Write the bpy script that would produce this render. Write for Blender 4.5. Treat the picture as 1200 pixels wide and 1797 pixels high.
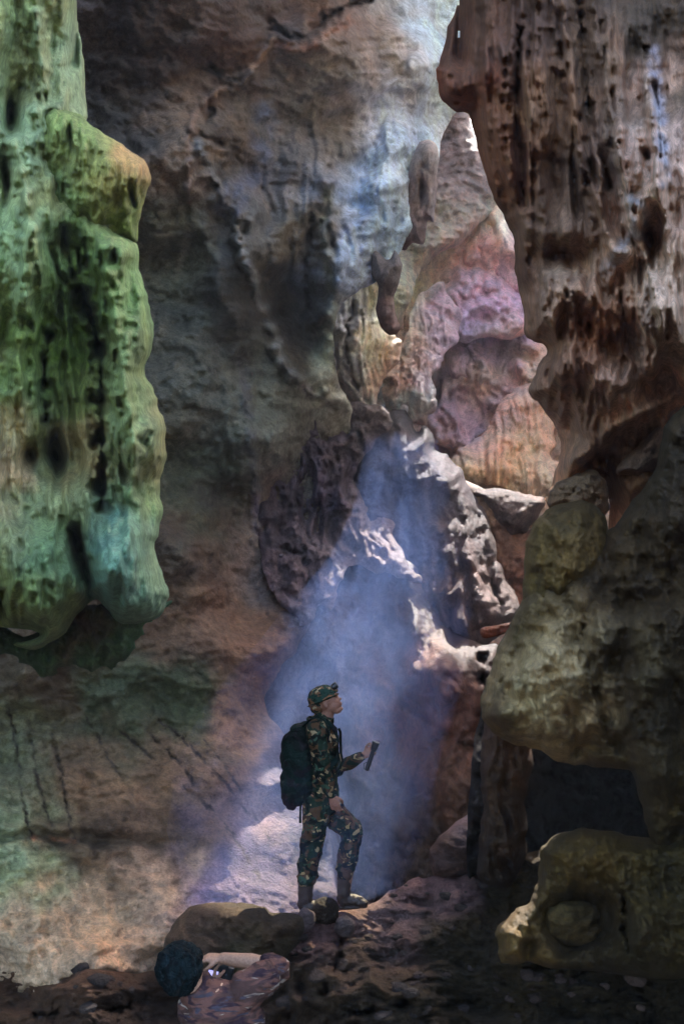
import bpy, bmesh, math
import numpy as np
from mathutils import Vector, Matrix

# ------------------------------------------------------------------ camera, sky, sun
for o in list(bpy.data.objects): bpy.data.objects.remove(o)
sc = bpy.context.scene
PITCH = math.radians(12); CAMZ = 1.6; F = 1556.0
cam = bpy.data.cameras.new('camera'); co = bpy.data.objects.new('camera', cam)
sc.collection.objects.link(co); sc.camera = co
co.location = (0, 0, CAMZ); co.rotation_euler = (math.pi/2 + PITCH, 0, 0)
cam.sensor_fit = 'VERTICAL'; cam.sensor_height = 36; cam.lens = 36*F/1797
cam.clip_start = 0.05; cam.clip_end = 500

SUN_EL, SUN_AZ = math.radians(53), math.radians(21.4)      # azimuth measured from +Y towards +X
sc.world = bpy.data.worlds.new('World'); sc.world.use_nodes = True
wn = sc.world.node_tree.nodes; wn.clear()
sky = wn.new('ShaderNodeTexSky'); sky.sky_type = 'NISHITA'; sky.sun_disc = False
sky.air_density = .8; sky.dust_density = 3; sky.ozone_density = .4; sky.sun_elevation = SUN_EL; sky.sun_rotation = SUN_AZ
bg = wn.new('ShaderNodeBackground'); bg.inputs['Strength'].default_value = 0.15
wo = wn.new('ShaderNodeOutputWorld')
sc.world.node_tree.links.new(sky.outputs[0], bg.inputs[0]); sc.world.node_tree.links.new(bg.outputs[0], wo.inputs[0])
sl = bpy.data.lights.new('sun', 'SUN'); sl.energy = 1.5; sl.angle = math.radians(0.5); sl.color = (1.0, .97, .93)
so = bpy.data.objects.new('sun', sl); sc.collection.objects.link(so)
sd = Vector((math.cos(SUN_EL)*math.sin(SUN_AZ), math.cos(SUN_EL)*math.cos(SUN_AZ), math.sin(SUN_EL)))
so.rotation_euler = sd.to_track_quat('Z', 'Y').to_euler(); so.location = sd*30
sc.view_settings.view_transform = 'Standard'; sc.view_settings.look = 'None'
sc.view_settings.exposure = 3.3; sc.view_settings.gamma = 1.0
sc.cycles.max_bounces = 8; sc.cycles.diffuse_bounces = 5; sc.cycles.volume_bounces = 2
sc.cycles.use_denoising = True; sc.cycles.denoising_prefilter = 'ACCURATE'; sc.cycles.sample_clamp_indirect = 4

# ------------------------------------------------------------------ helpers
CP, SP = math.cos(PITCH), math.sin(PITCH)
def P(px, py, d):                    # a point seen at (px, py) standing d metres out
    xc = (np.asarray(px, float)-600)/F*d; yc = (898.5-np.asarray(py, float))/F*d
    return np.stack([xc, d*CP-yc*SP, CAMZ+yc*CP+d*SP], -1)
def V(px, py, d): return Vector(P(px, py, d).tolist())
def hexlin(h):
    c = np.array([int(h[i:i+2], 16)/255 for i in (0, 2, 4)])
    return np.where(c <= .04045, c/12.92, ((c+.055)/1.055)**2.4)

def _hash(ix, iy, seed):
    h = (ix.astype(np.int64)*374761393 + iy.astype(np.int64)*668265263 + seed*1442695041) & 0xffffffff
    h = ((h ^ (h >> 13))*1274126177) & 0xffffffff
    return ((h ^ (h >> 16)) & 0xffff)/65535.0
def pnoise(x, y, seed=0):
    x = np.asarray(x, float); y = np.asarray(y, float)
    ix = np.floor(x); iy = np.floor(y); fx = x-ix; fy = y-iy
    u = fx*fx*fx*(fx*(fx*6-15)+10); v = fy*fy*fy*(fy*(fy*6-15)+10)
    def g(dx, dy):
        a = _hash(ix+dx, iy+dy, seed)*2*math.pi
        return np.cos(a)*(fx-dx)+np.sin(a)*(fy-dy)
    n0 = g(0, 0)*(1-u)+g(1, 0)*u; n1 = g(0, 1)*(1-u)+g(1, 1)*u
    return (n0*(1-v)+n1*v)*1.4
def fbm(x, y, oct=4, seed=0, gain=.5):
    s = 0; a = 1; t = 0
    for i in range(oct):
        s = s+a*pnoise(x*2**i+13.7*i, y*2**i-7.3*i, seed+i*17); t += a; a *= gain
    return s/t*1.5
def ridged(x, y, oct=3, seed=0):
    s = 0; a = 1; t = 0
    for i in range(oct):
        s = s+a*(1-np.abs(pnoise(x*2**i+3.1*i, y*2**i+9.2*i, seed+i*31))*2); t += a; a *= .5
    return s/t
def billow(x, y, oct=3, seed=0): return -ridged(x, y, oct, seed)+1

def spline(pts, n=6, closed=True):
    p = np.array(pts, float); m = len(p); out = []
    rng = range(m) if closed else range(m-1)
    for i in rng:
        if closed: a, b, c, d = p[i-1], p[i], p[(i+1) % m], p[(i+2) % m]
        else: a, b, c, d = p[max(i-1, 0)], p[i], p[i+1], p[min(i+2, m-1)]
        for k in range(n):
            t = k/n
            out.append(.5*((2*b)+(-a+c)*t+(2*a-5*b+4*c-d)*t*t+(-a+3*b-3*c+d)*t**3))
    if not closed: out.append(p[-1])
    return np.array(out)
def poly_dist(X, Y, poly, closed=True):
    """distance to a polyline, nearest point, inside flag"""
    best = np.full(X.shape, 1e18); nx = np.zeros(X.shape); ny = np.zeros(X.shape)
    ins = np.zeros(X.shape, bool); n = len(poly)
    for i in range(n if closed else n-1):
        ax, ay = poly[i]; bx, by = poly[(i+1) % n]
        dx, dy = bx-ax, by-ay; L = dx*dx+dy*dy+1e-9
        t = np.clip(((X-ax)*dx+(Y-ay)*dy)/L, 0, 1)
        qx = ax+t*dx; qy = ay+t*dy; d = (X-qx)**2+(Y-qy)**2
        m = d < best; best = np.where(m, d, best); nx = np.where(m, qx, nx); ny = np.where(m, qy, ny)
        if closed:
            c = (ay > Y) != (by > Y)
            xi = dx*(Y-ay)/(dy if abs(dy) > 1e-9 else 1e-9)+ax
            ins ^= c & (X < xi)
    return np.sqrt(best), nx, ny, ins
def shepard(X, Y, pts, vals, soft=45., p=1.6):
    vals = np.array(vals, float); W = 0; S = 0
    for (x, y), v in zip(pts, vals):
        w = 1/((X-x)**2+(Y-y)**2+soft**2)**p
        W = W+w; S = S+(w[..., None]*v if vals.ndim > 1 else w*v)
    return S/(W[..., None] if vals.ndim > 1 else W)
def axis(lo, hi, f0, f1, step):
    inner = list(np.arange(max(lo, f0), min(hi, f1)+step, step))
    a = []; s = step; x = inner[0]
    while x > lo: s *= 1.25; x -= s; a.append(x)
    b = []; s = step; x = inner[-1]
    while x < hi: s *= 1.25; x += s; b.append(x)
    return np.array(a[::-1]+inner+b)

COL = sc.collection
def link_mesh(name, verts, faces, mat, parent=None, col=None, smooth=True, base=None):
    me = bpy.data.meshes.new(name)
    verts = np.asarray(verts, float)
    if base is None:
        base = np.array([(verts[:, 0].min()+verts[:, 0].max())/2, (verts[:, 1].min()+verts[:, 1].max())/2, verts[:, 2].min()])
    b = np.array(base, float)
    v = verts-b
    faces = np.asarray(faces, np.int32)
    me.vertices.add(len(v)); me.vertices.foreach_set('co', v.astype(np.float32).ravel())
    k = faces.shape[1]
    me.loops.add(faces.size); me.loops.foreach_set('vertex_index', faces.ravel())
    me.polygons.add(len(faces)); me.polygons.foreach_set('loop_start', np.arange(0, faces.size, k, dtype=np.int32))
    me.polygons.foreach_set('use_smooth', np.full(len(faces), smooth))
    me.update(calc_edges=True); me.validate()
    if col is not None:
        ca = me.color_attributes.new('Col', 'FLOAT_COLOR', 'POINT')
        ca.data.foreach_set('color', np.concatenate([col, np.ones((len(col), 1))], 1).astype(np.float32).ravel())
    me.materials.append(mat)
    o = bpy.data.objects.new(name, me); COL.objects.link(o); o.location = b.tolist()
    if parent is not None:
        o.parent = parent; o.location = (Vector(b.tolist())-parent.location)
    return o
def tag(o, label=None, cat=None, group=None, kind=None):
    if label: o['label'] = label
    if cat: o['category'] = cat
    if group: o['group'] = group
    if kind: o['kind'] = kind
    return o

# ------------------------------------------------------------------ materials
def N(nt, t, **kw):
    n = nt.nodes.new(t)
    for k, v in kw.items(): setattr(n, k, v)
    return n
def rock_mat(name, stretch=(1, 1, 1), scale=1.0, bump=.5, rough=.75, tint=None, grain=1.0, spec=.3):
    m = bpy.data.materials.new(name); m.use_nodes = True; nt = m.node_tree; nt.nodes.clear(); L = nt.links.new
    out = N(nt, 'ShaderNodeOutputMaterial'); bs = N(nt, 'ShaderNodeBsdfPrincipled'); L(bs.outputs[0], out.inputs[0])
    geo = N(nt, 'ShaderNodeNewGeometry'); mp = N(nt, 'ShaderNodeMapping'); mp.inputs['Scale'].default_value = stretch
    L(geo.outputs['Position'], mp.inputs[0])
    def noise(sc_, det=6, r=.6, dist=0., src=mp):
        n = N(nt, 'ShaderNodeTexNoise'); n.inputs['Scale'].default_value = sc_*scale; n.inputs['Detail'].default_value = det
        n.inputs['Roughness'].default_value = r; n.inputs['Distortion'].default_value = dist
        L(src.outputs[0] if src is mp else src, n.inputs['Vector']); return n
    n1 = noise(2.2, 9, .68, .1); n2 = noise(14, 6, .72); n3 = noise(60, 4, .7); n4 = noise(.9, 4, .5, .6)
    at = N(nt, 'ShaderNodeVertexColor'); at.layer_name = 'Col'
    def mul(a, b, w=1.0, mode='MULTIPLY'):
        x = N(nt, 'ShaderNodeMix', data_type='RGBA', blend_type=mode); x.inputs[0].default_value = w
        L(a, x.inputs[6]); L(b, x.inputs[7]); return x.outputs[2]
    def ramp(src, stops):
        r = N(nt, 'ShaderNodeValToRGB'); el = r.color_ramp.elements
        while len(el) < len(stops): el.new(.5)
        for e, (p, c) in zip(el, stops): e.position = p; e.color = (*c, 1)
        L(src, r.inputs[0]); return r.outputs[0]
    c = at.outputs[0]
    if tint is not None:
        rg = N(nt, 'ShaderNodeRGB'); rg.outputs[0].default_value = (*tint, 1); c = rg.outputs[0]
    g = grain
    c = mul(c, ramp(n1.outputs[0], [(.3, (1-.45*g, 1-.45*g, 1-.42*g)), (.5, (1, 1, 1)), (.72, (1+.45*g, 1+.38*g, 1+.3*g))]))
    c = mul(c, ramp(n4.outputs[0], [(.35, (1+.07*g, 1-.03*g, 1-.08*g)), (.65, (1-.06*g, 1+.02*g, 1+.04*g))]))
    c = mul(c, ramp(n2.outputs[0], [(.32, (1-.4*g,)*3), (.55, (1, 1, 1)), (.75, (1+.3*g,)*3)]))
    c = mul(c, ramp(n3.outputs[0], [(.30, (1-.35*g,)*3), (.5, (1, 1, 1)), (.72, (1+.25*g,)*3)]))
    L(c, bs.inputs['Base Color'])
    bs.inputs['Roughness'].default_value = rough; bs.inputs['Specular IOR Level'].default_value = spec
    b1 = N(nt, 'ShaderNodeBump'); b1.inputs['Distance'].default_value = .22; b1.inputs['Strength'].default_value = bump
    L(n1.outputs[0], b1.inputs['Height'])
    b2 = N(nt, 'ShaderNodeBump'); b2.inputs['Distance'].default_value = .09; b2.inputs['Strength'].default_value = bump
    L(n2.outputs[0], b2.inputs['Height']); L(b1.outputs[0], b2.inputs['Normal'])
    b3 = N(nt, 'ShaderNodeBump'); b3.inputs['Distance'].default_value = .03; b3.inputs['Strength'].default_value = bump
    L(n3.outputs[0], b3.inputs['Height']); L(b2.outputs[0], b3.inputs['Normal'])
    L(b3.outputs[0], bs.inputs['Normal'])
    return m
M_WALL = rock_mat('wall_limestone', (1, 1, 1.4), .8, .55)
M_DRAPE = rock_mat('drapery_limestone', (1.8, 1.8, .4), 1.1, .5, .7)
M_ROUGH = rock_mat('rough_limestone', (1, 1, 1), 1.6, 1.0, .7)
M_SMOOTH = rock_mat('flowstone_smooth', (1.3, 1.3, .7), 1.0, .5, .6)
M_MOSS_LAMPLIT = rock_mat('mossy_lamplit_limestone', (1.4, 1.4, .45), 1.2, .55, .8)  # for rock whose colour holds some moss and painted green lamp light
M_GROUND = rock_mat('cave_earth', (1, 1, 1), 1.3, 1.0, .85)

# ------------------------------------------------------------------ rock formations
def form(name, outline, D, T=.5, R=80, back=None, step=4, noise=(), bumps=(), lines=(), cols=(), mat=None,
         jit=5, seed=1, frame=(-30, 1230, -30, 1830), prof=.6, nsp=6, label=None, cat=None, kind=None, group=None, cwarp=60, soft=45, gain=1.0, warp=12, tint=(1.14, 1.03, .86), back_gain=1.0, calm=None, detail=1.0, veins_relief=(), ljit=7):
    """a closed rock body: its outline stands at real distances D, its face bulges T metres forward, its back recedes"""
    poly = spline(outline, nsp)
    seg = np.linalg.norm(np.roll(poly, -1, 0)-poly, axis=1)
    nn = np.stack([pnoise(poly[:, 0]/28, poly[:, 1]/28, seed+5)+.5*pnoise(poly[:, 0]/11, poly[:, 1]/11, seed+8),
                   pnoise(poly[:, 0]/28, poly[:, 1]/28, seed+6)+.5*pnoise(poly[:, 0]/11, poly[:, 1]/11, seed+9)], 1)
    poly = poly+nn*jit
    x0, y0 = poly.min(0)-step; x1, y1 = poly.max(0)+step
    xs = axis(x0, x1, frame[0], frame[1], step); ys = axis(y0, y1, frame[2], frame[3], step)
    X, Y = np.meshgrid(xs, ys)
    d, nx, ny, ins = poly_dist(X, Y, poly)
    # cells with any inside corner
    c = ins[:-1, :-1] | ins[1:, :-1] | ins[:-1, 1:] | ins[1:, 1:]
    use = np.zeros(X.shape, bool)
    use[:-1, :-1] |= c; use[1:, :-1] |= c; use[:-1, 1:] |= c; use[1:, 1:] |= c
    edge = use & ~ins
    X = np.where(edge, nx, X); Y = np.where(edge, ny, Y); d = np.where(ins, d, 0)
    Dm = shepard(X, Y, [(a[0], a[1]) for a in D], [a[2] for a in D], 60) if len(D) > 1 else np.full(X.shape, float(D[0][2]))
    t = np.clip(d/R, 0, 1); pr = (1-(1-t)**2)**prof
    wx = X+warp*pnoise(X/60, Y/60, seed+40); wy = Y+warp*pnoise(X/60, Y/60, seed+41)
    Z = Dm-T*pr
    fade = np.clip(d/min(R, 30), 0, 1)**.5
    H = np.zeros(X.shape)
    for nz in noise:
        k, amp, sx, sy = nz[:4]; mask = 1
        if len(nz) > 4:                                   # limited to an area (cx, cy, rx, ry)
            a = nz[4]; mask = np.clip(1.6-1.6*np.sqrt(((X-a[0])/a[2])**2+((Y-a[1])/a[3])**2), 0, 1)
            mask = mask*mask*(3-2*mask)
        sgn = seed*7+int(sx*3+sy)
        if k == 'f': h = fbm(wx/sx, wy/sy, 4, sgn)
        elif k == 'r': h = ridged(wx/sx, wy/sy, 3, sgn)-.5
        elif k == 'b': h = billow(wx/sx, wy/sy, 3, sgn)-.35
        elif k == 's': h = -np.maximum(0, ridged(wx/sx, wy/sy, 1, sgn)-.72)*3.5      # sharp crevices
        H += amp*h*mask
    for b in bumps:
        cx, cy, rx, ry, h = b[:5]; a = math.radians(b[5]) if len(b) > 5 else 0
        u = ((wx-cx)*math.cos(a)+(wy-cy)*math.sin(a))/rx; v = (-(wx-cx)*math.sin(a)+(wy-cy)*math.cos(a))/ry
        r2 = u*u+v*v
        H += h*(np.sqrt(np.clip(1-r2, 0, 1)) if (len(b) > 6 and b[6] == 's') else np.exp(-r2*1.6))
    jx = X+ljit*fbm(X/16, Y/16, 3, seed+50); jy = Y+ljit*fbm(X/16, Y/16, 3, seed+51)
    for l in lines:                                           # jagged cracks and ribs that swell and pinch out
        pts, w, h = l[:3]; pl = spline(pts, 5, False)
        dd = poly_dist(jx, jy, pl, False)[0]
        ww = w*np.clip(.85+1.3*fbm(X/30, Y/30, 2, seed+52), .3, 1.8)
        H += h*np.clip(.85+(1.5 if ljit > 5 else .5)*fbm(X/40, Y/40, 2, seed+53), .1, 1.5)*np.exp(-np.abs(dd/ww)**1.5)
    k_ = detail*float(np.mean(Dm))/9                          # small broken relief everywhere
    H += k_*(.028*fbm(jx/13, jy/10, 3, seed+54)+.05*fbm(jx/34, jy/28, 3, seed+55)-.05*np.maximum(0, ridged(jx/55, jy/48, 2, seed+56)-.62)*2)
    if calm is not None:
        H *= 1-np.exp(-(((X-calm[0])/calm[2])**2+((Y-calm[1])/calm[3])**2))
    Z = Z-H*fade
    Z = np.maximum(Z, .4)
    bk = back if back is not None else max(T, .4)
    Zb = Dm+bk*(1-(1-t)**2)**.5*(1+.25*pnoise(X/90, Y/90, seed+77))
    Z = np.minimum(Z, Zb-.03*(d > 1))
    idx = np.full(X.shape, -1); fl = use.ravel(); n = fl.sum()
    idx.ravel()[fl] = np.arange(n)
    front = P(X.ravel()[fl], Y.ravel()[fl], Z.ravel()[fl])
    idb = np.full(X.shape, -1); inn = (use & ins).ravel(); nb = inn.sum()
    idb.ravel()[inn] = n+np.arange(nb); idb = np.where(edge, idx, idb)
    bverts = P(X.ravel()[inn], Y.ravel()[inn], Zb.ravel()[inn])
    ii, jj = np.nonzero(c)
    qf = np.stack([idx[ii, jj], idx[ii+1, jj], idx[ii+1, jj+1], idx[ii, jj+1]], 1)
    qb = np.stack([idb[ii, jj], idb[ii, jj+1], idb[ii+1, jj+1], idb[ii+1, jj]], 1)
    keep = (qb >= n).any(1)
    verts = np.concatenate([front, bverts]); faces = np.concatenate([qf, qb[keep]])
    cwx = X+cwarp*fbm(X/90, Y/90, 4, seed+60); cwy = Y+cwarp*fbm(X/90, Y/90, 4, seed+61)
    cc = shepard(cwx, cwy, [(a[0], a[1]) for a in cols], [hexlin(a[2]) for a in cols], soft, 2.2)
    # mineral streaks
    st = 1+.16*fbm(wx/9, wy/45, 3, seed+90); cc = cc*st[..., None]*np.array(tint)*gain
    for pts, w_, hx, fe in veins_relief:                            # mineral veins, darker cracks, and fold edges with light put into the colour
        dd = poly_dist(X+5*fbm(X/14, Y/14, 3, seed+50), Y+5*fbm(X/14, Y/14, 3, seed+51), spline(pts, 5, False), False)[0]
        a = np.clip(1-(dd-w_*.5*(1+.8*fbm(X/25, Y/25, 2, seed+52)))/fe, 0, 1)*np.clip(.8+1.4*fbm(X/30, Y/30, 2, seed+58), .15, 1)
        cc = cc*(1-a[..., None])+hexlin(hx)*a[..., None]
    cf = cc.reshape(-1, 3)
    colr = np.clip(np.concatenate([cf[fl], cf[inn]*back_gain]), 0, .88)
    o = link_mesh(name, verts, faces, mat or M_WALL, None, colr)
    if kind: o['kind'] = kind
    if label: tag(o, label, cat, group)
    return o

# ------------------------------------------------------------------ the cave shell, its sun opening and added light holes
def sheet(name, fn, nu, nv, mat, colhex, hole=None, thick=None):
    U, Vv = np.meshgrid(np.linspace(0, 1, nu), np.linspace(0, 1, nv))
    p = fn(U, Vv); idx = np.arange(nu*nv).reshape(nv, nu)
    q = np.stack([idx[:-1, :-1], idx[1:, :-1], idx[1:, 1:], idx[:-1, 1:]], -1).reshape(-1, 4)
    if hole is not None:
        c = p.reshape(-1, 3)[q].mean(1); q = q[~hole(c)]
    cc = np.tile(hexlin(colhex), (nu*nv, 1))
    o = link_mesh(name, p.reshape(-1, 3), q, mat, None, cc, base=(0, 0, 0)); o['kind'] = 'structure'
    return o
def lerp(a, b, t): return a+(b-a)*t
CEIL = 17.0
def in_poly(x, y, poly):
    ins = np.zeros(x.shape, bool); n = len(poly)
    for i in range(n):
        ax, ay = poly[i]; bx, by = poly[(i+1) % n]
        c = (ay > y) != (by > y); ins ^= c & (x < (bx-ax)*(y-ay)/((by-ay) or 1e-9)+ax)
    return ins
HOLE = [(3.75, 18.0), (4.15, 17.9), (4.4, 18.2), (4.6, 18.6), (5.1, 19.1), (6.0, 19.4), (7.2, 19.8), (8.0, 21), (7.8, 28), (2.8, 29), (2.6, 23), (3.3, 20.2), (3.6, 19.0)]
HOLE_4 = [(5.2, 5.5), (8.2, 5.0), (8.4, 19.9), (7.0, 19.0), (5.4, 18.0), (5.1, 14.0)]  # unseen opening added so more sky light reaches the gap
HOLE_3 = [(2.3, 15.6), (2.9, 15.3), (3.4, 15.9), (3.4, 17.4), (2.4, 17.5)]  # added slot that lets sunlight strike the pale wall flank
HOLE_2 = [(2.7, 8.0), (4.5, 7.2), (7.6, 8.0), (7.9, 13.0), (6.0, 14.6), (4.4, 14.0), (3.4, 14.2), (2.6, 13.6), (2.9, 11.5)]  # added out of view, to drop sky light onto the wall flank
sheet('cave_ceiling', lambda u, v: np.stack([lerp(-9, 10, u), lerp(3.5, 31, v), CEIL+.8*fbm(u*6, v*9, 4, 3)-0*u], -1), 190, 320,
      M_WALL, '6a5a4e', hole=lambda c: in_poly(c[:, 0]+.2*pnoise(c[:, 0]*3, c[:, 1]*3, 9), c[:, 1]+.2*pnoise(c[:, 0]*3, c[:, 1]*3, 8), HOLE) | in_poly(c[:, 0]+.2*pnoise(c[:, 0]*3, c[:, 1]*3, 9), c[:, 1], HOLE_2) | in_poly(c[:, 0], c[:, 1], HOLE_3) | in_poly(c[:, 0], c[:, 1], HOLE_4))
sheet('cave_side_wall', lambda u, v: np.stack([-7.5+.8*fbm(u*7, v*3, 4, 5), lerp(1, 31.2, u), lerp(-3, 18, v)], -1), 120, 60, M_WALL, '6a5a4e')
sheet('cave_side_wall', lambda u, v: np.stack([8.5+.8*fbm(u*7, v*3, 4, 6), lerp(1, 31.2, u), lerp(-3, 18, v)], -1), 120, 60, M_WALL, '6a5a4e')
sheet('cave_end_wall', lambda u, v: np.stack([lerp(-9, 10, u), 30+.8*fbm(u*7, v*3, 4, 7), lerp(-3, 18, v)], -1), 80, 60, M_WALL, '8a7468')
sheet('ground', lambda u, v: np.stack([lerp(-9, 10, u), lerp(-14, 31, v), -1.3+.3*fbm(u*9, v*14, 4, 11)+np.clip((lerp(-14, 31, v)-8)/12, 0, 1)*1.2], -1), 120, 200, M_GROUND, '8c7a68')

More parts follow.
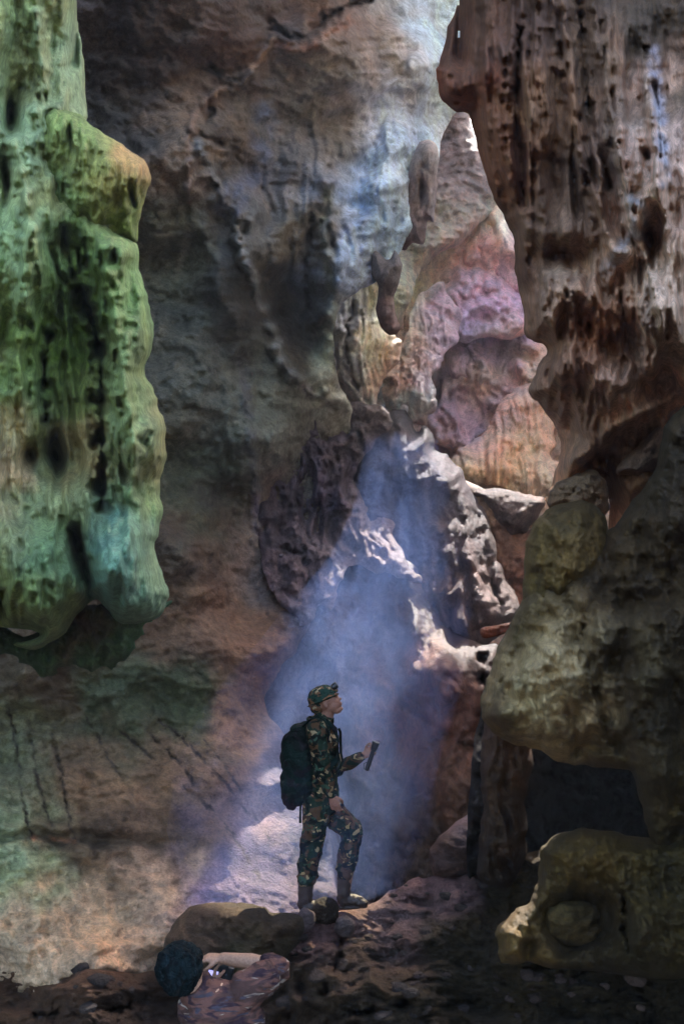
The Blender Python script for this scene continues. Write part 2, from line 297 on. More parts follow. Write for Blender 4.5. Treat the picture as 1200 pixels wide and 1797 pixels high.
# ------------------------------------------------------------------ main cave wall
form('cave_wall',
     [(-1500, -2000), (850, -2000), (860, -300), (850, 60), (835, 150), (797, 205), (776, 240), (760, 320), (735, 400), (705, 430), (690, 470), (655, 495),
      (622, 518), (598, 540), (585, 585), (590, 650), (606, 690), (618, 730), (612, 800), (592, 900), (570, 1000), (550, 1060),
      (538, 1108), (512, 1150), (482, 1190), (466, 1240), (500, 1290), (550, 1350), (585, 1430), (604, 1540), (620, 1700), (600, 1900), (-1500, 1900)],
     D=[(-1200, 0, 7.2), (0, 0, 8.6), (300, 0, 8.6), (600, -100, 9.2), (700, 100, 10.9), (780, 40, 13.4), (760, -150, 14.6), (620, 120, 9.4), (730, 200, 12.0), (770, 200, 12.8), (760, 300, 12.0), (640, 330, 10.7), (660, 230, 11.0),
        (600, 430, 10.1), (690, 420, 11.0), (640, 470, 10.3), (560, 330, 9.4), (300, 300, 8.7), (500, 560, 9.7), (420, 500, 9.0), (585, 600, 10.2), (300, 700, 8.9), (450, 760, 9.2), (620, 720, 11.6),
        (300, 1000, 8.5), (520, 1000, 10.7), (600, 900, 12.4), (550, 900, 11.8), (620, 800, 12.8), (300, 1200, 8.1), (480, 1210, 9.1), (490, 1290, 9.0), (520, 1400, 8.3), (450, 1400, 8.0), (480, 1500, 7.55), (560, 1500, 7.7), (450, 1590, 7.0), (380, 1500, 7.3), (600, 1590, 7.3), (520, 1100, 9.7), (0, 1200, 7.6), (150, 1480, 7.2), (330, 1400, 7.6),
        (0, 1500, 6.9), (250, 1620, 6.7), (450, 1650, 6.3), (0, 1660, 6.2), (-1200, 1500, 5), (0, 700, 8.6), (150, 1720, 6.0), (450, 1800, 6.4)],
     T=.35, R=60, back=.8, step=3.6, jit=5, seed=11, mat=M_WALL, gain=1.18, calm=(430, 1480, 190, 150), tint=(1.06, 1.03, .90), kind='structure',
     noise=[('f', .35, 260, 200), ('f', .13, 90, 60), ('f', .05, 45, 34), ('f', .03, 20, 12),
            ('r', .05, 120, 22, (160, 1330, 300, 330)), ('f', .03, 40, 8, (160, 1500, 300, 260)),
            ('r', .16, 40, 110, (690, 300, 130, 260)), ('f', .12, 16, 22, (680, 380, 120, 200)), ('r', .26, 40, 240, (540, 380, 150, 260)),
            ('r', .16, 34, 130, (440, 850, 120, 260)), ('r', .18, 60, 60, (690, 90, 90, 150)), ('f', .05, 60, 60, (500, 180, 300, 200))],
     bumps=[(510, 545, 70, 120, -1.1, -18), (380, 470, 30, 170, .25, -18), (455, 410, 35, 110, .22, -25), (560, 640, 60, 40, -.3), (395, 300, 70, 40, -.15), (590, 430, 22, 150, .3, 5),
            (690, 260, 26, 110, .35, 12), (740, 120, 25, 160, .3, 8), (655, 380, 40, 120, .35, 20), (610, 330, 25, 130, -.3, 22),
            (150, 900, 400, 200, .15), (440, 860, 30, 140, .25, -8), (390, 700, 40, 260, .12, -20), (480, 1120, 130, 50, .25), (270, 1230, 170, 40, -.15),
            (640, 100, 60, 180, -.3, 14), (460, 700, 40, 90, -.25, -30), (160, 1474, 190, 15, -.22, 3), (60, 1450, 110, 10, .10), (400, 1180, 120, 30, -.14, 10),
            (230, 1560, 260, 40, .12, -8), (340, 1640, 200, 40, .10, -6), (560, 60, 120, 50, .3, -15)],
     lines=[([(480, 70), (440, 125), (420, 148), (385, 158), (345, 196), (333, 240), (332, 300), (330, 350)], 6, .22),
            ([(470, 45), (500, 60), (525, 66), (552, 52), (575, 30), (605, 12), (650, 0)], 6, -.45),
            ([(490, 62), (530, 80), (570, 60), (610, 35)], 12, .14),
            ([(340, 255), (375, 310), (400, 365), (425, 440), (450, 500), (475, 570), (500, 640), (545, 690), (600, 700)], 13, .30),
            ([(575, 330), (572, 420), (580, 500), (590, 600), (600, 680)], 12, .34), ([(545, 380), (538, 480), (548, 560)], 6, -.2),
            ([(213, 1284), (245, 1310), (272, 1336)], 2.0, -.045), ([(248, 1272), (300, 1325), (322, 1345), (345, 1385), (365, 1420)], 2.2, -.06),
            ([(280, 1263), (335, 1310), (350, 1326), (400, 1380), (437, 1428)], 2.0, -.04), ([(8, 1215), (28, 1300), (40, 1400), (56, 1470)], 2.2, -.05),
            ([(50, 1262), (62, 1340), (75, 1400), (92, 1452)], 2.0, -.045), ([(92, 1290), (112, 1380), (122, 1440), (133, 1482)], 2.2, -.06),
            ([(150, 1255), (190, 1330), (235, 1395)], 2.0, -.035), ([(360, 1300), (400, 1350), (440, 1420), (470, 1470)], 2.0, -.035), ([(300, 1430), (350, 1480), (420, 1520)], 2.0, -.035),
            ([(320, 1380), (390, 1440), (455, 1540)], 2.0, -.03), ([(40, 1600), (90, 1650), (110, 1680)], 2.0, -.03), ([(395, 1230), (430, 1290), (450, 1310)], 2.0, -.035),
            ([(365, 175), (370, 200), (362, 215)], 4, -.14), ([(350, 235), (400, 260), (440, 300)], 4, -.14), ([(360, 115), (400, 135), (420, 142)], 4, -.16),
            ([(448, 860), (455, 930), (475, 965), (510, 985), (530, 1040)], 6, .16), ([(430, 700), (445, 790), (450, 860)], 6, .12)],
     veins_relief=[([(480, 70), (440, 125), (420, 148), (385, 158), (345, 196), (333, 240), (332, 300), (330, 355)], 5, 'ac8c78', 6), ([(335, 400), (325, 430), (312, 470), (308, 500)], 5, '948c74', 8),
             ([(470, 45), (500, 60), (525, 66), (552, 52), (575, 30), (605, 12), (650, 0)], 3, '2c1810', 4), ([(490, 76), (530, 84), (570, 64), (612, 36)], 7, '906450', 8), ([(410, 140), (375, 128), (350, 118)], 2.5, '241c18', 5),
             ([(345, 250), (375, 310), (400, 365), (425, 440), (450, 500), (475, 570), (500, 640), (545, 690)], 6, '8c8884', 10), ([(400, 365), (430, 330), (455, 290), (465, 200)], 16, '74788c', 22),  # fold edges paler so the relief reads: light put into the colour
             ([(575, 330), (570, 420), (578, 500), (590, 600), (600, 680)], 7, '8c9088', 10), ([(548, 380), (536, 480), (545, 560)], 2.5, '2c2420', 5), ([(448, 860), (455, 930), (475, 965), (510, 985), (530, 1040)], 5, '948898', 8), ([(425, 640), (440, 760), (450, 860)], 6, '6c6866', 12),
             ([(213, 1284), (245, 1310), (272, 1336)], 1.8, '42362e', 3), ([(248, 1272), (300, 1325), (322, 1345), (345, 1385), (365, 1420)], 2.2, '42362e', 3), ([(280, 1263), (335, 1310), (350, 1326), (400, 1380), (437, 1428)], 1.8, '42362e', 3),
             ([(8, 1215), (28, 1300), (40, 1400), (56, 1470)], 2, '463a30', 3), ([(50, 1262), (62, 1340), (75, 1400), (92, 1452)], 1.6, '463a30', 3), ([(92, 1290), (112, 1380), (122, 1440), (133, 1482)], 2, '463a30', 3), ([(150, 1255), (190, 1330), (235, 1395)], 1.5, '4a3e34', 3),
             ([(360, 1300), (400, 1350), (440, 1420), (470, 1470)], 1.5, '4a3e34', 3), ([(320, 1380), (390, 1440), (455, 1540)], 1.5, '4a3e34', 3), ([(60, 1472), (100, 1474), (130, 1476)], 3, 'a87858', 4)],
     cols=[(250, 100, '584842'), (420, 100, '5a443c'), (600, 60, '644a40'), (400, 250, '665a52'), (200, 250, '5d5654'), (300, 430, '6a6a5c'), (280, 600, '62625a'), (330, 850, '5c5c4c'), (430, 700, '6a6a62'),
           (500, 560, '382e26'), (470, 500, '40362c'), (530, 620, '3c3228'), (470, 250, '6f6a70'), (520, 420, '6a6050'), (330, 250, '937a6a'), (620, 100, '5c4c42'), (560, 200, '665a50'), (600, 250, '6c6258'),  # hollow browns darkened: shade put into the colour to show its depth
           (775, 30, 'd0e0ff'), (765, 90, 'd0e0ff'), (765, 150, 'c8d8ff'), (750, 210, 'c0d0fc'), (700, 230, 'b4c8fc'), (690, 290, 'b0c4f8'), (660, 340, 'b0c4f8'), (640, 390, 'b4c8fc'), (620, 450, 'b0c4f8'), (660, 430, 'b0c4f8'), (730, 300, 'c0d0fc'), (745, 380, 'c0d0fc'), (690, 380, 'b0c4f8'), (665, 190, 'b8bcd8'), (720, 60, '8c7468'), (700, 130, '84746c'), (580, 380, '84807c'),  # pale calcite flank; blue of the skylight put into its colour
           (600, 640, 'c0c4b8'), (480, 900, '7c706c'), (540, 1000, '8a7c80'), (350, 980, '6a5648'), (200, 950, '5c4e40'), (400, 1100, '7a5e4e'), (470, 1180, '8a6454'), (300, 1080, '745a48'),
           (200, 1220, '56604a'), (330, 1230, '4e5a44'), (100, 1180, '6e5c4c'), (30, 1300, '7e7e64'), (150, 1350, '7c6450'), (300, 1380, '7e6450'), (430, 1290, '94745e'), (450, 1400, '94808c'), (500, 1350, '484460'), (420, 1500, '544c70'), (470, 1560, '58506c'), (380, 1570, '88708c'),  # violets left of the hiker: tint of the light shaft put into the colour
           (150, 1480, '4f4034'), (300, 1470, '5c4a3a'), (40, 1520, 'a4b08c'), (150, 1600, 'c4a488'), (300, 1560, 'c4a088'), (250, 1680, 'cca488'), (430, 1560, '685874'), (550, 1480, '484460'), (60, 1650, 'bca48c')])  # wall base paler: the light falling there is put into the colour

# lit stringy crest on the wall
form('rock_ridge', [(405, 560), (470, 640), (520, 672), (560, 690), (620, 705), (670, 715), (690, 740), (660, 775), (632, 815), (622, 850), (650, 888), (682, 908), (692, 940), (712, 985),
                    (736, 1010), (738, 1022), (700, 1014), (650, 1000), (610, 1000), (592, 1030), (585, 1068), (560, 1062), (548, 1085), (532, 1104), (520, 1082), (500, 1068), (475, 1035), (455, 960), (440, 850), (428, 740), (412, 650)],
     D=[(420, 640, 9.4), (480, 700, 10.6), (620, 720, 12.2), (680, 740, 12.6), (560, 800, 11.0), (620, 850, 12.2), (450, 900, 9.6), (510, 900, 11.0), (550, 930, 11.4), (560, 860, 12.0), (600, 900, 12.4), (640, 900, 12.4), (680, 910, 12.0), (695, 950, 10.9), (480, 960, 10.1),
        (600, 1003, 9.3), (650, 1003, 9.3), (700, 1018, 9.3), (736, 1020, 9.4), (540, 1100, 8.8), (500, 1070, 9.0), (470, 1020, 9.1), (580, 1050, 9.2), (530, 1010, 10.2), (580, 980, 10.4), (625, 960, 10.6), (670, 970, 10.3)],
     T=.22, R=60, back=.5, step=3, jit=7, seed=23, mat=M_ROUGH, noise=[('f', .25, 110, 110), ('r', .30, 40, 60), ('f', .20, 15, 22), ('r', .10, 9, 14), ('r', .35, 30, 120, (480, 850, 90, 200)), ('r', .34, 26, 80, (590, 870, 140, 150))],
     bumps=[(560, 760, 30, 120, .2, -35), (600, 880, 22, 110, .22, -35), (540, 960, 20, 90, .2, -30), (590, 800, 20, 90, -.25, -35), (560, 900, 14, 90, -.2, -30)],
     cols=[(450, 700, '6c6460'), (560, 740, '746c84'), (640, 730, '84787e'), (480, 900, '746c80'), (560, 850, '80789a'), (640, 920, '9c8c9c'), (700, 1000, 'a094a8'), (540, 1040, '9c90a4'), (500, 980, '8c7c8c')],  # lavender tones: purple of the shadow side put into the colour
     label='jagged pale ridge of rock catching the light above the standing hiker', cat='rock ridge')

# rear wall below the ridge, behind the hiker
form('rear_rock_wall', [(430, 1130), (480, 1040), (560, 985), (660, 960), (720, 985), (760, 1060), (800, 1110), (850, 1130), (875, 1140), (900, 1250), (960, 1400), (960, 1640), (700, 1680), (560, 1700), (430, 1600)],
     D=[(480, 1120, 10.4), (640, 1010, 10.8), (740, 1040, 10.6), (700, 1090, 9.9), (700, 1250, 9.5), (560, 1400, 9.5), (800, 1200, 8.9), (830, 1400, 8.5), (700, 1500, 8.8), (900, 1500, 8.3), (700, 1660, 8.6), (940, 1640, 8.2)],
     T=.4, R=70, back=.7, step=4, seed=31, mat=M_SMOOTH, noise=[('f', .25, 130, 160), ('r', .10, 60, 150), ('f', .05, 30, 40)],
     bumps=[(770, 1200, 40, 170, .35, 6), (720, 1110, 30, 60, .35), (690, 1330, 30, 200, -.2), (830, 1230, 20, 120, .2), (790, 1350, 40, 150, .25)],
     lines=[([(704, 1240), (740, 1260), (775, 1285), (800, 1300), (835, 1305)], 5, -.22), ([(770, 1290), (768, 1360), (775, 1420)], 5, -.16), ([(715, 1205), (745, 1215), (765, 1218)], 5, -.16), ([(848, 1150), (850, 1250), (848, 1400)], 6, -.35)],
     cols=[(540, 1150, '6c6470'), (700, 1120, '483c44'), (740, 1060, '483c44'), (780, 1100, '4c3a38'), (840, 1130, '4c3a38'), (850, 1090, '4c3a38'), (760, 1170, '74504a'), (800, 1250, '8a5a4c'), (760, 1330, '7c5648'), (830, 1400, '6c4c3c'), (700, 1450, '5c4c48'), (600, 1500, '6c5c60'), (850, 1550, '5a4838')],
     label='pinkish brown smooth rock wall rising behind the hiker', cat='rock wall')

# dark mound below the opening
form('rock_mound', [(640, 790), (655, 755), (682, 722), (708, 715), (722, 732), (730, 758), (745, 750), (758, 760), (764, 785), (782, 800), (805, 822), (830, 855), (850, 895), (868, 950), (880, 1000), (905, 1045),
                    (915, 1085), (885, 1110), (840, 1150), (820, 1240), (790, 1255), (765, 1180), (735, 1110), (690, 1080), (630, 1060), (600, 980), (610, 860)],
     D=[(700, 730, 13.4), (750, 770, 13.3), (690, 850, 12.4), (750, 840, 12.5), (820, 870, 12.7), (700, 960, 11.5), (800, 960, 11.4), (860, 1000, 11.4), (720, 1060, 10.6), (820, 1080, 10.2), (890, 1080, 10.6), (790, 1220, 9.4), (620, 1000, 11.4)],
     T=.75, R=75, back=1.0, step=3.2, jit=6, seed=41, mat=M_ROUGH,
     noise=[('f', .25, 90, 130), ('r', .18, 34, 110), ('f', .10, 18, 20), ('r', .25, 15, 75, (800, 1060, 90, 110))],
     bumps=[(706, 760, 26, 50, .5), (746, 775, 18, 34, .4), (790, 850, 60, 34, .45, 35), (700, 890, 40, 110, -.35), (830, 990, 18, 110, .35, -12), (800, 1040, 14, 80, .3, -8), (850, 1050, 26, 50, .3, -25)],
     lines=[([(845, 880), (850, 950), (858, 1010), (880, 1060)], 8, -.4), ([(775, 985), (765, 1060), (772, 1130)], 6, -.25), ([(795, 1010), (790, 1080), (800, 1150)], 6, -.25)],
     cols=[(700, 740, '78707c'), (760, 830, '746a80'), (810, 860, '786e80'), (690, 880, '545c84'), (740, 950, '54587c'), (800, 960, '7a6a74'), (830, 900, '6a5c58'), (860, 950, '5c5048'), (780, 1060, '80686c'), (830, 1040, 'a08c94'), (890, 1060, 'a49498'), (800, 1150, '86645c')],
     label='dark rock mound with two knobs on top in the blue light shaft', cat='rock mound')

# ------------------------------------------------------------------ the bright far chamber
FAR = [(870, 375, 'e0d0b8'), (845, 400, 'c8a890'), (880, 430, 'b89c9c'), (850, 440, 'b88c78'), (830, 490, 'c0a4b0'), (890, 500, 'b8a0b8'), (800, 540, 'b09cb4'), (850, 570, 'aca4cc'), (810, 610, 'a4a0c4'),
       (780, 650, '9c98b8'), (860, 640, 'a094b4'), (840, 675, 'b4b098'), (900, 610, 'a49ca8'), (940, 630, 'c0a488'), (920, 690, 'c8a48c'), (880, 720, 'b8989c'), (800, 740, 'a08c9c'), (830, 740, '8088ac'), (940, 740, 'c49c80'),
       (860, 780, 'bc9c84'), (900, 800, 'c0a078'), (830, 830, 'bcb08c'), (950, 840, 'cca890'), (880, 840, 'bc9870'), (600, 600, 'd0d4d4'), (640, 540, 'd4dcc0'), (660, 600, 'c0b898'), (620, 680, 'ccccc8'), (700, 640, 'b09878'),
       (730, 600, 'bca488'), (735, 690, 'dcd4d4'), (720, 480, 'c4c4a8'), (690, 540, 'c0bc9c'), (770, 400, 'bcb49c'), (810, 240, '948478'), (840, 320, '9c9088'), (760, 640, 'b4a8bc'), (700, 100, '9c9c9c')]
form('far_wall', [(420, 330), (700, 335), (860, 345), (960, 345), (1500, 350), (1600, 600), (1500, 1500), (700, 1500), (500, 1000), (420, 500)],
     D=[(900, 330, 20.5), (900, 500, 20), (820, 700, 19.5), (900, 900, 18), (800, 1300, 14), (1300, 600, 16)],
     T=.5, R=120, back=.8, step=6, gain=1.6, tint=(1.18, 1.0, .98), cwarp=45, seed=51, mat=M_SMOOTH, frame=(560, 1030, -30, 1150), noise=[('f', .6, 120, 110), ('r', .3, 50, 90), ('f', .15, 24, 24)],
     bumps=[(800, 720, 60, 50, -1.0), (895, 640, 20, 40, -.7), (770, 680, 22, 70, -1.2), (850, 650, 60, 60, .7), (790, 640, 40, 50, .6), (880, 420, 40, 40, .6), (855, 405, 14, 20, -.5)],
     lines=[([(840, 380), (830, 430), (800, 450)], 6, -.4)],
     cols=FAR, kind='structure')
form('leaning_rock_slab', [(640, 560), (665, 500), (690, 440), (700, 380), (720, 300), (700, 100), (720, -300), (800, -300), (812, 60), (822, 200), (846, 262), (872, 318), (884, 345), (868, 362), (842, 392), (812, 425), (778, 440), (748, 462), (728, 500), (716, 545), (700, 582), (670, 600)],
     D=[(700, -300, 21), (800, 200, 20.6), (850, 330, 20), (770, 380, 18.6), (740, 420, 17.3), (690, 540, 15.6)],
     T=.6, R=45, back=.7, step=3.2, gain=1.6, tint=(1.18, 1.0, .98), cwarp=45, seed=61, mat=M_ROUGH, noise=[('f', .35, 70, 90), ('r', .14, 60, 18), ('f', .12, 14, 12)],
     bumps=[(780, 430, 60, 22, .4, -35)],
     cols=FAR,
     label='pale leaning slab of pitted rock roofing the bright chamber', cat='rock slab')
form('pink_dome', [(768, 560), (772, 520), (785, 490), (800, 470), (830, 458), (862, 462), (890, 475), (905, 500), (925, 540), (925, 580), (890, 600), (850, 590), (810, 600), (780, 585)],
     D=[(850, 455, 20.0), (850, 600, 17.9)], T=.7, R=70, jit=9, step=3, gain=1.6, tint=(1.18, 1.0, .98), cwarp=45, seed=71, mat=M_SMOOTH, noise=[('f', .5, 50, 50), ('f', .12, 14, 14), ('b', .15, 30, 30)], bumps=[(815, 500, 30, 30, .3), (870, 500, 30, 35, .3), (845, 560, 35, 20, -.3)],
     cols=FAR, label='rounded pink flowstone dome in the bright far chamber', cat='flowstone')
form('rock_outcrop', [(812, 450), (822, 415), (838, 398), (862, 396), (890, 412), (905, 440), (900, 470), (870, 468), (840, 462), (822, 468)],
     D=[(860, 400, 20.2), (860, 465, 19.4)], T=.4, R=40, step=3, gain=1.6, tint=(1.18, 1.0, .98), cwarp=45, seed=73, mat=M_SMOOTH, noise=[('f', .25, 30, 40), ('r', .15, 16, 40)], bumps=[(848, 415, 9, 16, -.5), (870, 450, 16, 8, -.4)],
     cols=FAR, label='small reddish knob of rock just above the pink dome', cat='rock outcrop')
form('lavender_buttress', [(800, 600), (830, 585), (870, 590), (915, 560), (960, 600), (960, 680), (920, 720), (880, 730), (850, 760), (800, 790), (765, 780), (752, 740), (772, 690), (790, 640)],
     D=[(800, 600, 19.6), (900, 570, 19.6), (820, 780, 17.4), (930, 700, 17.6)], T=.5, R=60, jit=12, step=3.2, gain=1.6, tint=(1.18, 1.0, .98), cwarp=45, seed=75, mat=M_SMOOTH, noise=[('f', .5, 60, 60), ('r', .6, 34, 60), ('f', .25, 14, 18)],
     bumps=[(830, 730, 40, 36, -1.2), (895, 655, 16, 40, -.8, -20), (850, 640, 34, 40, .4), (870, 585, 24, 14, -.5)],
     cols=FAR, label='lavender and pink broken rock face under the pink dome', cat='rock face')
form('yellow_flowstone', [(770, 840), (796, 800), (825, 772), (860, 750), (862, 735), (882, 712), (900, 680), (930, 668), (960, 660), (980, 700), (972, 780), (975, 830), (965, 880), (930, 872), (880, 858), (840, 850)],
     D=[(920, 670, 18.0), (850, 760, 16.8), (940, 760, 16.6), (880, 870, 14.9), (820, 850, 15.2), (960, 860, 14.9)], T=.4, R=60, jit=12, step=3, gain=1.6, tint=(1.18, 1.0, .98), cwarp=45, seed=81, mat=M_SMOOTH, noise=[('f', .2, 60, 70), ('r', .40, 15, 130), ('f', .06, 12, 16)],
     bumps=[(910, 710, 24, 20, .3), (860, 810, 20, 40, .3, 20)],
     cols=FAR, label='yellowish flowstone with fluted drips below the lavender face', cat='flowstone')
form('boulder', [(815, 862), (850, 856), (900, 860), (940, 868), (955, 875), (945, 905), (925, 930), (905, 945), (885, 938), (860, 915), (838, 885)],
     D=[(880, 890, 12.6)], T=.7, R=45, jit=8, step=3, gain=.75, seed=83, mat=M_ROUGH, noise=[('f', .15, 40, 30), ('f', .05, 12, 12)], cols=[(860, 865, '98808c'), (900, 890, '96848c'), (930, 900, 'a88c84')],
     label='broad greyish pink boulder wedged under the yellow flowstone', cat='boulder')
form('rock_chute', [(800, 850), (850, 860), (900, 920), (930, 930), (990, 900), (1000, 1100), (930, 1120), (880, 1060), (850, 960)],
     D=[(880, 1000, 12.3), (900, 930, 12.6)], T=.5, R=60, step=3.6, gain=1.2, seed=85, mat=M_SMOOTH, noise=[('f', .25, 60, 70), ('r', .06, 30, 60)], cols=[(880, 960, '7e5c50'), (900, 1040, '845c50'), (840, 900, '6e5850')],
     label='reddish brown hollow of rock below the wedged grey boulder', cat='rock')
# pale fluted pillar under the main wall's tip
form('pale_pillar', [(578, 570), (584, 530), (610, 500), (650, 470), (690, 470), (668, 560), (695, 590), (706, 605), (690, 640), (672, 668), (660, 700), (668, 720), (640, 728), (612, 704), (596, 672), (584, 620)],
     D=[(600, 600, 11.4), (650, 540, 12.6), (690, 610, 13.0), (640, 700, 12.6)], T=.5, R=40, step=2.6, jit=9, gain=1.6, tint=(1.18, 1.0, .98), cwarp=45, seed=91, mat=M_SMOOTH, noise=[('f', .14, 50, 80), ('r', .26, 13, 200)],
     lines=[([(600, 545), (592, 600), (602, 660), (640, 712)], 4, .3), ([(622, 530), (608, 590), (618, 660), (650, 710)], 4, -.4), ([(636, 540), (628, 600), (636, 660)], 4, .25)],
     cols=FAR, label='pale curved flowstone ribs beneath the bluish hanging wall', cat='flowstone')
form('tan_column', [(664, 700), (672, 670), (690, 640), (705, 605), (715, 560), (735, 520), (770, 500), (800, 530), (806, 590), (784, 630), (765, 660), (762, 700), (750, 740), (738, 752), (722, 735), (705, 715), (680, 722)],
     D=[(740, 690, 13.3), (760, 520, 17.2), (790, 560, 16.6), (700, 690, 13.0), (700, 610, 13.3), (750, 600, 14.6)], T=.4, R=55, step=2.8, jit=12, gain=1.6, tint=(1.18, 1.0, .98), cwarp=45, seed=93, mat=M_ROUGH, noise=[('f', .3, 40, 60), ('r', .25, 16, 60), ('f', .14, 10, 14)],
     lines=[([(700, 615), (690, 650), (672, 690)], 5, -.4)],
     cols=FAR, label='tan rock column with a crusted white edge beside the pale ribs', cat='rock column')
form('stalactite', [(735, 250), (752, 245), (768, 262), (768, 310), (764, 352), (760, 388), (750, 384), (748, 400), (744, 430), (722, 426), (712, 438), (706, 432), (708, 400), (712, 350), (718, 300), (726, 268)],
     D=[(740, 340, 11.0)], T=.35, R=24, back=.3, step=2.2, jit=3, seed=95, mat=M_ROUGH, noise=[('f', .12, 20, 60), ('r', .10, 10, 60)], bumps=[(741, 288, 4, 7, -.2), (735, 340, 7, 30, -.3, -8), (716, 428, 8, 8, -.15)],
     cols=[(755, 265, 'ccc8dc'), (755, 330, 'b0a8c4'), (728, 340, '8c7870'), (730, 390, 'a8a4c0'), (716, 430, '6c4840')], label='short blunt lilac stalactite with holes, upper of the hanging two', cat='stalactite', group='stalactites hanging in the bright gap')
form('stalactite', [(655, 440), (680, 455), (694, 440), (705, 470), (698, 500), (692, 530), (698, 560), (700, 580), (686, 588), (668, 575), (660, 550), (664, 510), (652, 480)],
     D=[(680, 500, 10.3)], T=.3, R=22, back=.3, step=2.2, jit=3, seed=97, mat=M_ROUGH, noise=[('f', .12, 20, 50), ('r', .10, 10, 50)],
     cols=[(680, 460, '8c8ca0'), (680, 520, '807478'), (685, 570, '907478')], label='dark hanging stalactite in front of the pale ribs, lower of the two', cat='stalactite', group='stalactites hanging in the bright gap')

